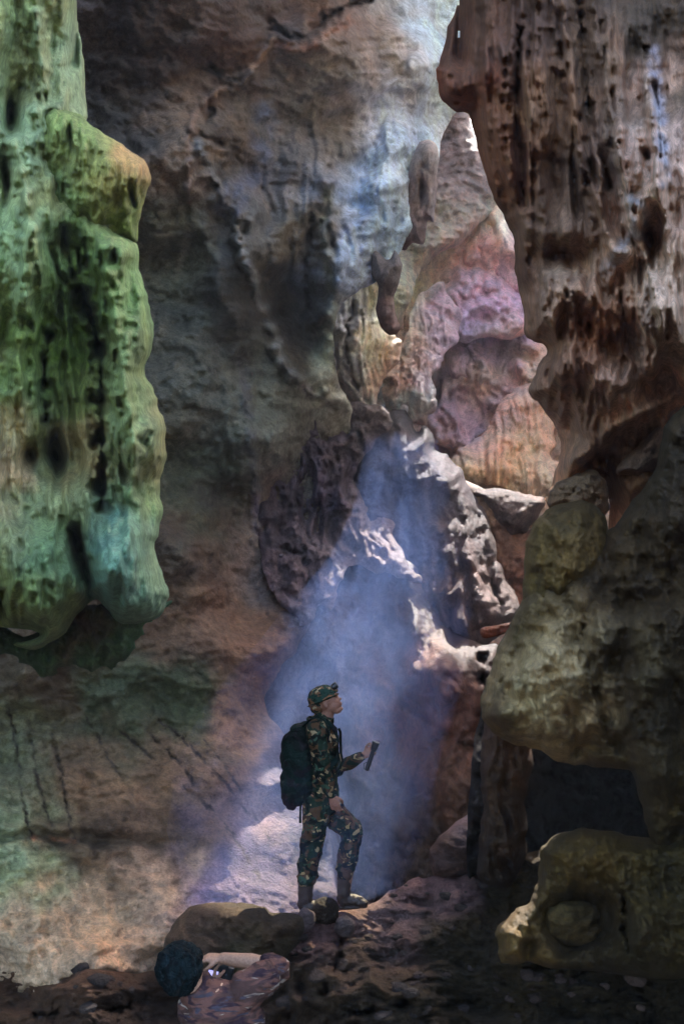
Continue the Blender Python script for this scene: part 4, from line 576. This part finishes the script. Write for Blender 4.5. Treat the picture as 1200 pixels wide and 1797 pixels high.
def ring_tube(pts, rad, n=14, flat=None, cap=True):
    """closed tapered tube through pts; rad = radius or (side, depth) per point; flat = direction the second radius points to"""
    vs = []; fs = []; m = len(pts); pts = [Vector(p) for p in pts]
    for i, p in enumerate(pts):
        t = (pts[min(i+1, m-1)]-pts[max(i-1, 0)]).normalized()
        ref = Vector(flat) if flat is not None else (Vector((0, 1, 0)) if abs(t.y) < .9 else Vector((1, 0, 0)))
        b = (ref-t*ref.dot(t)).normalized(); a = t.cross(b)
        ra, rb = rad[i] if isinstance(rad[i], (tuple, list)) else (rad[i], rad[i])
        for k in range(n):
            an = 2*math.pi*k/n; vs.append(p+a*ra*math.cos(an)+b*rb*math.sin(an))
    for i in range(m-1):
        for k in range(n): fs.append((i*n+k, i*n+(k+1) % n, (i+1)*n+(k+1) % n, (i+1)*n+k))
    fs.append(tuple(range(n))[::-1]); fs.append(tuple((m-1)*n+k for k in range(n)))
    return vs, fs
def ball(c, r, axes=None, seg=14):
    if not isinstance(r, (tuple, list)): r = (r, r, r)
    M = axes or Matrix.Identity(3); vs = []; fs = []; c = Vector(c)
    for i in range(1, seg):
        th = math.pi*i/seg
        for k in range(seg*2):
            ph = math.pi*k/seg
            vs.append(c+M@Vector((r[0]*math.sin(th)*math.cos(ph), r[1]*math.sin(th)*math.sin(ph), r[2]*math.cos(th))))
    n = seg*2
    for i in range(seg-2):
        for k in range(n): fs.append((i*n+k, (i+1)*n+k, (i+1)*n+(k+1) % n, i*n+(k+1) % n))
    vs += [c+M@Vector((0, 0, r[2])), c+M@Vector((0, 0, -r[2]))]; T0 = len(vs)-2
    for k in range(n):
        fs.append((T0, k, (k+1) % n)); fs.append((T0+1, (seg-2)*n+(k+1) % n, (seg-2)*n+k))
    return vs, fs
def limb(*a):            # tapered limb with round ends: (point, radius) pairs
    out = [ring_tube([p for p, r in a], [r for p, r in a])]
    for p, r in a:
        rr = r if not isinstance(r, (tuple, list)) else min(r)
        out.append(ball(p, rr, seg=8))
    return out
def blob(name, prims, mat, parent=None, voxel=.006, smooth=4, disp=None):
    """several overlapping closed shapes grown together into one continuous surface"""
    vs = []; fs = []
    for v, f in prims:
        o = len(vs); vs += [tuple(x) for x in v]; fs += [tuple(i+o for i in q) for q in f]
    me = bpy.data.meshes.new(name+'_raw'); me.from_pydata(vs, [], fs); me.update()
    ob = bpy.data.objects.new(name+'_raw', me); COL.objects.link(ob)
    rm = ob.modifiers.new('r', 'REMESH'); rm.mode = 'VOXEL'; rm.voxel_size = voxel; rm.adaptivity = 0
    if smooth: s_ = ob.modifiers.new('s', 'SMOOTH'); s_.factor = .6; s_.iterations = smooth
    dg = bpy.context.evaluated_depsgraph_get(); dg.update()
    m2 = bpy.data.meshes.new_from_object(ob.evaluated_get(dg)); bpy.data.objects.remove(ob); m2.name = name
    n = len(m2.vertices); co_ = np.empty(n*3, np.float32); m2.vertices.foreach_get('co', co_); co_ = co_.reshape(-1, 3)
    if disp:
        nr = np.empty(n*3, np.float32); m2.vertices.foreach_get('normal', nr); nr = nr.reshape(-1, 3)
        a, s1, s2 = disp
        h = fbm(co_[:, 0]*s1+co_[:, 1]*s1*.6, co_[:, 2]*s2+co_[:, 1]*s2*.5, 3, 77)
        co_ = co_+nr*(a*h)[:, None]
    b = np.array([(co_[:, 0].min()+co_[:, 0].max())/2, (co_[:, 1].min()+co_[:, 1].max())/2, co_[:, 2].min()], np.float32)
    m2.vertices.foreach_set('co', (co_-b).ravel()); m2.polygons.foreach_set('use_smooth', np.ones(len(m2.polygons), bool)); m2.update()
    m2.materials.clear(); m2.materials.append(mat)
    o = bpy.data.objects.new(name, m2); COL.objects.link(o)
    if parent: o.parent = parent; o.location = Vector(b.tolist())-parent.location
    else: o.location = b.tolist()
    return o
def root(name, loc, label, cat, group=None):
    o = bpy.data.objects.new(name, None); COL.objects.link(o); o.location = loc; o.empty_display_size = .1
    bpy.context.view_layer.update(); return tag(o, label, cat, group)
def hand(wrist, direc, palm_n, thumb_side, curl, r=1.0, spread=.02):
    """palm and five unequal bent fingers; direc: wrist to knuckles, palm_n: out of the palm, thumb_side: towards the thumb"""
    d = Vector(direc).normalized(); n = Vector(palm_n); n = (n-d*n.dot(d)).normalized(); s = d.cross(n)
    if s.dot(Vector(thumb_side)) < 0: s = -s
    w = Vector(wrist); out = []
    out.append(ring_tube([w, w+d*.03, w+d*.06, w+d*.088], [(.020*r, .026*r), (.018*r, .034*r), (.017*r, .040*r), (.013*r, .038*r)], 12, flat=s))
    lens = [.072, .080, .074, .058]
    for i in range(4):
        k = w+d*(.086 if i < 3 else .080)+s*(.030-.020*i)
        L_ = lens[i]*r; a = 0; p = k; rr = .0092*r
        chain = [(p, rr)]
        for j, fr in enumerate((.45, .32, .23)):
            a += curl[j] if isinstance(curl, (tuple, list)) else curl
            q = p+(d*math.cos(a)+n*math.sin(a)+s*spread*(1.5-i))*L_*fr
            rr *= .93; chain.append((q, rr)); p = q
        out += limb(*chain)
    t0 = w+d*.030+s*.024; t1 = t0+(d*.6+s*.65+n*.35)*.036*r; t2 = t1+(d*.75+s*.1+n*.65)*.030*r; t3 = t2+(d*.7-s*.3+n*.65)*.022*r
    out += limb((t0, .014*r), (t1, .0115*r), (t2, .010*r), (t3, .0085*r))
    return out

SKIN = plain('skin', (.25, .115, .075), .55, .4, .15, 90)
SKIN_TAN = plain('skin_tan', (.34, .19, .12), .55, .4, .15, 90)
CAMO = camo('camouflage_cloth', [('1c2a20', 0), ('4a3626', .50), ('0f1512', .54), ('8c7a5c', .60), ('33483a', .62)], 8, (1, 1, 1.3))
BLACKCLOTH = camo('dark_nylon', [('0c1412', 0), ('10201c', .5), ('1c1a1e', .55)], 6, wr=.7)
BOOT = plain('boot_leather', (.035, .022, .018), .6, .4, .4, 40)
BLACK = plain('black_plastic', (.015, .016, .018), .4, .5)
METAL = plain('grey_metal', (.10, .11, .13), .35, .6, metal=.6)

def q(px, py, dz=0.): return V(px, py, 6.6+dz)
# ---- the hiker
fl = q(575, 1597)
hk = root('person', fl, 'person in camouflage standing in the blue light shaft, looking up and holding a torch', 'person')
up_ = Vector((0, 0, 1)); fw = Vector((1, 0, 0))
# head frame: face towards +X, tipped back
a_ = math.radians(22); HX = Vector((math.cos(a_), -.10, math.sin(a_))).normalized(); HY = Vector((0, 1, 0)); HY = (HY-HX*HY.dot(HX)).normalized(); HZ = HX.cross(HY)
HM = Matrix((HX, HY, HZ)).transposed(); hc = q(573, 1232)
def h(x, y, z): return hc+HM@Vector((x, y, z))
body = []
body += [ball(h(-.005, 0, .02), (.098, .077, .088), HM), ball(h(.035, 0, -.035), (.062, .058, .066), HM), ball(h(.052, 0, -.085), (.036, .040, .026), HM),
         ball(h(.078, 0, .028), (.018, .050, .016), HM, 8), ball(h(.085, 0, -.002), (.016, .012, .026), HM, 8), ball(h(.103, 0, -.016), (.013, .013, .010), HM, 8),
         ball(h(.092, 0, -.045), (.013, .024, .0075), HM, 8), ball(h(.089, 0, -.057), (.013, .022, .008), HM, 8), ball(h(.080, 0, -.085), (.018, .022, .015), HM, 8),
         ball(h(.058, .033, -.012), (.026, .022, .020), HM, 8), ball(h(.058, -.033, -.012), (.026, .022, .020), HM, 8)]
for s in (-1, 1):
    body += [ball(h(-.005, s*.078, -.010), (.020, .010, .032), HM, 8), ball(h(.074, s*.029, .008), (.011, .013, .009), HM, 8)]
body.append(ring_tube([q(566, 1274), q(570, 1262), q(576, 1246), h(.0, 0, -.03)], [.068, .055, .052, .055]))
body.append(ring_tube([q(566, 1400), q(565, 1370), q(566, 1330), q(565, 1295), q(566, 1272)], [(.095, .14), (.09, .13), (.10, .15), (.10, .165), (.06, .12)], 18, flat=(0, 1, 0)))
sN, eN, wN = q(556, 1283, -.185), q(566, 1352, -.235), q(583, 1394, -.20)
sF, eF, wF = q(572, 1285, .185), q(592, 1349, .22), q(637, 1326, .14)
body += limb((sN, .055), (eN, .040), (wN, .028)); body += limb((sF, .055), (eF, .040), (wF, .028))
body += limb((q(556, 1405, -.08), .085), (q(545, 1490, -.09), .055), (q(537, 1570, -.08), .04)); body += limb((q(574, 1408, .09), .085), (q(622, 1458, .09), .055), (q(606, 1560, .09), .04))
body += hand(wN, q(589, 1418, -.20)-wN, (.3, 1, 0), (1, -.2, .2), (.35, .5, .5))
body += hand(wF, Vector((.85, 0, .42)), Vector((.1, -1, .5)), (-.3, -.3, 1), (1.0, 1.1, .9))
bo = blob('body', body, SKIN, hk, .0045, 3)
# clothes
sh = [ring_tube([q(567, 1408), q(567, 1390), q(566, 1360), q(566, 1325), q(565, 1295), q(566, 1276), q(568, 1262)], [(.115, .165), (.118, .165), (.112, .158), (.118, .17), (.112, .185), (.085, .15), (.058, .07)], 22, flat=(0, 1, 0))]
sh += limb((q(557, 1281, -.165), .082), (q(558, 1300, -.20), .075), (q(564, 1340, -.235), .062), (q(566, 1354, -.235), .058), (q(575, 1376, -.22), .052), (q(582, 1391, -.20), .044))
sh += limb((q(571, 1282, .165), .08), (q(578, 1310, .20), .07), (q(591, 1350, .22), .058), (q(612, 1339, .18), .052), (q(632, 1328, .145), .042))
sh.append(ring_tube([q(565, 1268), q(572, 1254)], [(.085, .088), (.070, .075)], 16, flat=(0, 1, 0)))
sh += [ball(q(585, 1303, -.05), (.03, .10, .05), None, 8), ball(q(545, 1262, 0), (.03, .07, .02), None, 8)]
so_ = blob('shirt', sh, CAMO, hk, .007, 3, (.012, 9, 16)); 
tr = [ring_tube([q(566, 1388), q(564, 1402), q(563, 1418), q(563, 1428)], [(.112, .155), (.125, .17), (.12, .165), (.09, .14)], 20, flat=(0, 1, 0))]
tr += limb((q(556, 1412, -.085), .108), (q(554, 1440, -.09), .098), (q(548, 1475, -.09), .085), (q(545, 1497, -.09), .084), (q(541, 1520, -.085), .077), (q(538, 1540, -.08), .072))
tr += limb((q(574, 1412, .085), .105), (q(592, 1437, .09), .098), (q(616, 1456, .09), .090), (q(616, 1474, .09), .082), (q(610, 1505, .09), .076), (q(606, 1528, .09), .068))
tr += [ball(q(553, 1452, -.17), (.05, .03, .07), None, 8), ball(q(622, 1458, .09), (.068, .07, .062), None, 8), ball(q(539, 1538, -.08), (.085, .08, .025), None, 8), ball(q(606, 1524, .09), (.078, .074, .022), None, 8)]
blob('trousers', tr, CAMO, hk, .007, 3, (.014, 10, 14))
b1 = limb((q(538, 1535, -.08), .062), (q(536, 1560, -.08), .056), (q(536, 1578, -.08), .056)); zf = P(540, 1597, 6.52)[2]
b1 += [ball(q(536, 1586, -.085), (.062, .05, .05), None, 10), ball(q(549, 1590, -.10), (.085, .048, .035), None, 10), ball(q(561, 1593, -.12), (.05, .046, .026), None, 10)]
blob('boot', b1, BOOT, hk, .006, 3, (.006, 20, 24))
b2 = limb((q(605, 1522, .09), .060), (q(604, 1545, .09), .054), (q(603, 1565, .09), .054))
b2 += [ball(q(604, 1578, .09), (.060, .05, .055), None, 10), ball(q(618, 1579, .085), (.09, .048, .040), None, 10), ball(q(633, 1584, .08), (.055, .046, .030), None, 10), ring_tube([q(595, 1592, .09), q(612, 1592, .088), q(630, 1591, .085), q(645, 1589, .08)], [(.014, .04), (.014, .044), (.014, .044), (.012, .03)], 12, flat=(0, 1, 0))]
blob('boot', b2, BOOT, hk, .006, 3, (.006, 20, 24))
ht = [ball(h(-.020, 0, .052), (.112, .092, .082), HM), ball(h(-.075, 0, .0), (.058, .078, .060), HM), ring_tube([h(-.01, 0, .028), h(-.012, 0, .045)], [(.118, .100), (.112, .094)], 24, flat=HY), ball(h(.066, 0, .052), (.046, .062, .012), HM, 10), ball(h(-.02, 0, .022), (.135, .122, .010), HM, 12)]
hat = blob('hat', ht, camo('hat_cloth', [('22382f', 0), ('6a4a34', .52), ('8c8064', .6), ('182420', .57)], 14), hk, .006, 3, (.005, 22, 22))
hl = [ring_tube([h(.085, 0, .083), h(.100, 0, .086), h(.122, 0, .089)], [.024, .027, .024], 16), ball(h(.085, 0, .082), (.02, .034, .022), HM, 8)]
o = blob('headlamp', hl, BLACK, None, .004, 2); o.parent = hat; o.location = o.location-hk.location-hat.location
# chest strap and cable in front of the shirt
st = [ring_tube([q(562, 1262, -.14), q(572, 1266, -.17), q(588, 1280, -.16), q(594, 1300, -.15), q(592, 1330, -.15), q(575, 1352, -.17), q(552, 1362, -.15)], [(.006, .024)]*7, 8, flat=(0, 0, 1)),
      ring_tube([q(594, 1278, -.08), q(597, 1285, -.08), q(598, 1320, -.08), q(601, 1335, -.08), q(597, 1348, -.08), q(590, 1352, -.08)], [.011, .012, .010, .009, .009, .008], 8)]
blob('harness', st, BLACKCLOTH, hk, .005, 1)
wt = ring_tube([wN+Vector((-.002, 0, .012)), wN+Vector((.004, 0, -.008))], [.036, .036], 16)
blob('bracelet', [wt], METAL, hk, .004, 1)
# ---- backpack
bp = root('backpack', q(522, 1420), 'bulging black backpack on the standing hiker\'s back', 'backpack')
blob('main_bag', [ball(q(526, 1325, 0), (.145, .165, .215)), ball(q(522, 1372, 0), (.130, .155, .17)), ball(q(535, 1290, 0), (.11, .14, .10)), ring_tube([q(545, 1282), q(540, 1330), q(540, 1395)], [(.07, .13)]*3, 16, flat=(0, 1, 0))], BLACKCLOTH, bp, .007, 4, (.016, 9, 9))
blob('pocket', [ball(q(512, 1385, 0), (.085, .12, .13)), ball(q(512, 1412, .02), (.045, .05, .04))], camo('plum_nylon', [('1c1418', 0), ('2a1e20', .5), ('101a18', .56)], 8, wr=.7), bp, .006, 3, (.012, 12, 12))
blob('lid', [ball(q(528, 1280, 0), (.085, .13, .045)), ball(q(522, 1275, 0), (.035, .08, .025))], BLACKCLOTH, bp, .006, 3, (.008, 14, 14))
blob('strap', [ring_tube([q(532, 1274, -.10), q(545, 1262, -.13), q(558, 1258, -.14), q(570, 1264, -.17), q(578, 1282, -.20), q(574, 1310, -.20)], [(.007, .028)]*6, 8, flat=(0, 1, 0))], BLACKCLOTH, bp, .005, 1)
blob('loose_strap', [ring_tube([q(528, 1408, -.06), q(527, 1425, -.06), q(527, 1444, -.06)], [(.009, .012), (.008, .010), (.011, .012)], 8)], BLACKCLOTH, bp, .004, 1)
# ---- torch in the raised hand
tc = root('torch', q(644, 1355, .12), 'dark metal torch held up in the hiker\'s raised hand', 'torch')
p0, p1 = q(643, 1352, .10), q(660, 1302, .11); dv = (p1-p0)
blob('barrel', [ring_tube([p0, p0+dv*.08, p0+dv*.7], [.015, .017, .017], 16)], BLACK, tc, .003, 1)
blob('lamp_head', [ring_tube([p0+dv*.68, p0+dv*.78, p0+dv*.97, p1], [.020, .026, .030, .029], 20)], BLACK, tc, .0035, 1)
blob('lanyard', [ring_tube([p0+dv*.05, p0+Vector((-.018, 0, .01)), p0+Vector((-.02, 0, .05)), p0+dv*.3+Vector((-.012, 0, 0))], [.004]*4, 8)], BLACK, tc, .003, 0)

# ---- the photographer at the bottom
def w(px, py, dz=0.): return V(px, py, 4.2+dz)
ph = root('person', w(400, 1935, .1), 'dark haired person crouching in the foreground, holding up a small camera', 'person')
SHIRT = camo('streaked_cloth', [('42302c', 0), ('5c4038', .48), ('30242a', .55), ('8c8074', .62), ('3c3840', .60)], 5, (1, 1, 3.2), math.radians(35), soft=.06)
pb = [ball(w(318, 1700), (.082, .09, .10)), ball(w(328, 1712, .03), (.07, .075, .08)), ring_tube([w(326, 1712, .02), w(342, 1735, .03), w(355, 1755, .04)], [.058, .058, .075]), ball(w(352, 1706, .0), (.012, .014, .03), None, 8)]
pb.append(ring_tube([w(355, 1750, .04), w(385, 1790, .04), w(410, 1860, .03), w(425, 1920, .03)], [(.12, .08), (.18, .11), (.16, .10), (.16, .12)], 20, flat=(0, 1, 0)))
Rs, Re, Rw = w(452, 1722, .05), w(487, 1697, .18), w(392, 1682, .30)
pb += limb((Rs, .05), (Re, .040), (w(440, 1688, .25), .040), (Rw, .029))
Ls, Le, Lw = w(335, 1778, .08), w(352, 1800, .32), w(372, 1732, .34)
pb += limb((Ls, .06), (Le, .042), (Lw, .029))
pb += hand(Rw, Vector((-1, .1, .02)), Vector((0, .25, -1)), (0, -1, -.2), (.5, .8, .7))
pb += hand(Lw, Vector((.15, .1, 1)), Vector((1, .2, .1)), (0, -1, 0), (.5, .8, .7))
for s_ in (-1, 1):
    pb += limb((w(425+s_*30, 1925, .05), .09), (w(425+s_*75, 1880, .42), .065), (w(425+s_*45, 1945, .38), .045))
blob('body', pb, SKIN_TAN, ph, .006, 3)
hr = [ball(w(314, 1695), (.106, .112, .112)), ball(w(326, 1698, -.01), (.08, .10, .10)), ball(w(316, 1708, -.02), (.095, .09, .10)), ball(w(300, 1700, 0), (.075, .085, .085)), ball(w(330, 1680, .02), (.07, .08, .06)), ball(w(322, 1722, -.04), (.06, .05, .06))]
HAIR = camo('dark_hair', [('060c0e', 0), ('0a1618', .5), ('101c20', .6)], 30, (1, 1, .3), wr=1.0)
blob('hair', hr, HAIR, ph, .006, 2, (.009, 40, 18))
ps = [ring_tube([w(350, 1742, .04), w(368, 1765, .04), w(392, 1800, .04), w(412, 1860, .03), w(425, 1915, .03)], [(.085, .085), (.165, .115), (.205, .13), (.185, .125), (.18, .14)], 24, flat=(0, 1, 0))]
ps += limb((w(435, 1738, .05), .095), (w(460, 1718, .07), .088), (w(484, 1702, .15), .072), (w(474, 1694, .20), .060))
ps += limb((w(342, 1770, .06), .085), (w(345, 1790, .2), .07), (w(352, 1798, .31), .058), (w(362, 1768, .33), .05))
ps += [ring_tube([w(340, 1728, .03), w(352, 1745, .04)], [.078, .085], 16)]
blob('shirt', ps, SHIRT, ph, .008, 3, (.016, 7, 12))
pt = []
for s_ in (-1, 1):
    pt += limb((w(425+s_*25, 1920, .04), .115), (w(425+s_*75, 1880, .42), .085), (w(425+s_*45, 1942, .38), .065))
blob('trousers', pt, CAMO, ph, .01, 3, (.014, 8, 10))
for s_ in (-1, 1): blob('boot', [ball(w(425+s_*45, 1955, .44), (.05, .13, .05))]+limb((w(425+s_*45, 1940, .38), .055), (w(425+s_*45, 1955, .38), .05)), BOOT, ph, .008, 2)
cmr = root('camera', w(384, 1722, .42), 'small black camera with a lit screen in the crouching person\'s hands', 'camera')
def boxv(c, sx, sy, sz, M=None):
    M = M or Matrix.Identity(3); c = Vector(c)
    v = [c+M@Vector((x*sx/2, y*sy/2, z*sz/2)) for x in (-1, 1) for y in (-1, 1) for z in (-1, 1)]
    return v, [(0, 1, 3, 2), (4, 6, 7, 5), (0, 4, 5, 1), (2, 3, 7, 6), (0, 2, 6, 4), (1, 5, 7, 3)]
CM = Matrix.Rotation(math.radians(12), 3, 'Y'); cc_ = w(386, 1706, .36)
blob('camera_body', [boxv(cc_, .135, .05, .085, CM), boxv(cc_+CM@Vector((.01, 0, .05)), .05, .045, .03, CM), boxv(cc_+CM@Vector((.055, -.01, 0)), .03, .07, .085, CM)], BLACK, cmr, .003, 1)
blob('lens', [ring_tube([cc_, cc_+Vector((0, .07, 0)), cc_+Vector((0, .10, 0))], [.034, .036, .036], 18)], BLACK, cmr, .003, 1)
sv, sf = boxv(cc_+CM@Vector((-.030, -.027, -.012)), .052, .004, .040, CM)
blob('screen', [(sv, sf)], plain('lit_screen', (.3, .3, .4), .3, .5, emit=((.45, .42, .95), .12)), cmr, .0015, 0)
for k in range(3): blob('button', [ball(cc_+CM@Vector((.018+.017*k, -.028, .018-.016*(k % 2))), .006, None, 6)], METAL, cmr, .0015, 0)

# ------------------------------------------------------------------ air
def vol_mat(name, color, dens, aniso, noise=False):
    m = bpy.data.materials.new(name); m.use_nodes = True; nt = m.node_tree; nt.nodes.clear(); L = nt.links.new
    out = N(nt, 'ShaderNodeOutputMaterial'); pv = N(nt, 'ShaderNodeVolumePrincipled')
    pv.inputs['Color'].default_value = (*color, 1); pv.inputs['Density'].default_value = dens; pv.inputs['Anisotropy'].default_value = aniso
    L(pv.outputs[0], out.inputs['Volume'])
    return m
def haze_box():
    v = [(x, y, z) for x in (-11, 12) for y in (-15, 33) for z in (-4.5, 19.5)]
    f = [(0, 1, 3, 2), (4, 6, 7, 5), (0, 4, 5, 1), (2, 3, 7, 6), (0, 2, 6, 4), (1, 5, 7, 3)]
    o = link_mesh('haze', v, f, vol_mat('haze_air', (.75, .85, 1.0), .0013, .35), smooth=False, base=(0, 0, -4.5)); o['kind'] = 'stuff'
haze_box()

def light_mist():
    """smoke hanging in the shaft: an uneven column of dense air from the mound down to the hiker's feet"""
    path = [(705, 770, 10.3, .35), (700, 880, 9.9, .45), (690, 980, 9.3, .6), (650, 1100, 8.4, .75), (600, 1220, 7.6, .85), (560, 1340, 7.1, .9), (530, 1460, 6.9, .85), (500, 1560, 6.9, .7), (490, 1600, 6.9, .3)]
    pts = [(V(a, b, d), r) for a, b, d, r in path]; n = 28; vs = []; fs = []
    for i, (c, r) in enumerate(pts):
        for k in range(n):
            a = 2*math.pi*k/n; rr = 1.2*r*(1+.12*math.sin(3*a+i))
            vs.append((c.x+rr*math.cos(a), c.y+rr*.8*math.sin(a), c.z))
    for i in range(len(pts)-1):
        for k in range(n): fs.append((i*n+k, i*n+(k+1) % n, (i+1)*n+(k+1) % n, (i+1)*n+k))
    m = bpy.data.materials.new('blue_smoke'); m.use_nodes = True; nt = m.node_tree; nt.nodes.clear(); L = nt.links.new
    out = N(nt, 'ShaderNodeOutputMaterial'); pv = N(nt, 'ShaderNodeVolumeScatter'); pv.inputs['Color'].default_value = (.27, .42, 1.0, 1); pv.inputs['Anisotropy'].default_value = .4
    L(pv.outputs[0], out.inputs['Volume'])
    g = N(nt, 'ShaderNodeNewGeometry'); mp = N(nt, 'ShaderNodeMapping'); mp.inputs['Scale'].default_value = (1.3, 1.0, .8); L(g.outputs['Position'], mp.inputs[0])
    nz = N(nt, 'ShaderNodeTexNoise'); nz.inputs['Scale'].default_value = 1.6; nz.inputs['Detail'].default_value = 5; nz.inputs['Distortion'].default_value = 1.4; L(mp.outputs[0], nz.inputs['Vector'])
    mr = N(nt, 'ShaderNodeMapRange'); mr.inputs['From Min'].default_value = .38; mr.inputs['From Max'].default_value = .72
    mr.inputs['To Min'].default_value = .02; mr.inputs['To Max'].default_value = .33; L(nz.outputs[0], mr.inputs['Value']); 
    sx = N(nt, 'ShaderNodeSeparateXYZ'); L(g.outputs['Position'], sx.inputs[0]); hr_ = N(nt, 'ShaderNodeMapRange'); hr_.inputs['From Min'].default_value = 1.8; hr_.inputs['From Max'].default_value = 4.2
    hr_.inputs['To Min'].default_value = 1.0; hr_.inputs['To Max'].default_value = .4; L(sx.outputs[2], hr_.inputs['Value'])
    mm = N(nt, 'ShaderNodeMath', operation='MULTIPLY'); L(mr.outputs[0], mm.inputs[0]); L(hr_.outputs[0], mm.inputs[1]); L(mm.outputs[0], pv.inputs['Density'])
    me = bpy.data.meshes.new('light_mist'); me.from_pydata(vs, [], fs+[tuple(range(n))[::-1], tuple((len(pts)-1)*n+k for k in range(n))]); me.materials.append(m)
    b_ = bmesh.new(); b_.from_mesh(me); bmesh.ops.recalc_face_normals(b_, faces=b_.faces); b_.to_mesh(me); b_.free()
    o = bpy.data.objects.new('light_mist', me); COL.objects.link(o); o['kind'] = 'stuff'; return o
light_mist()
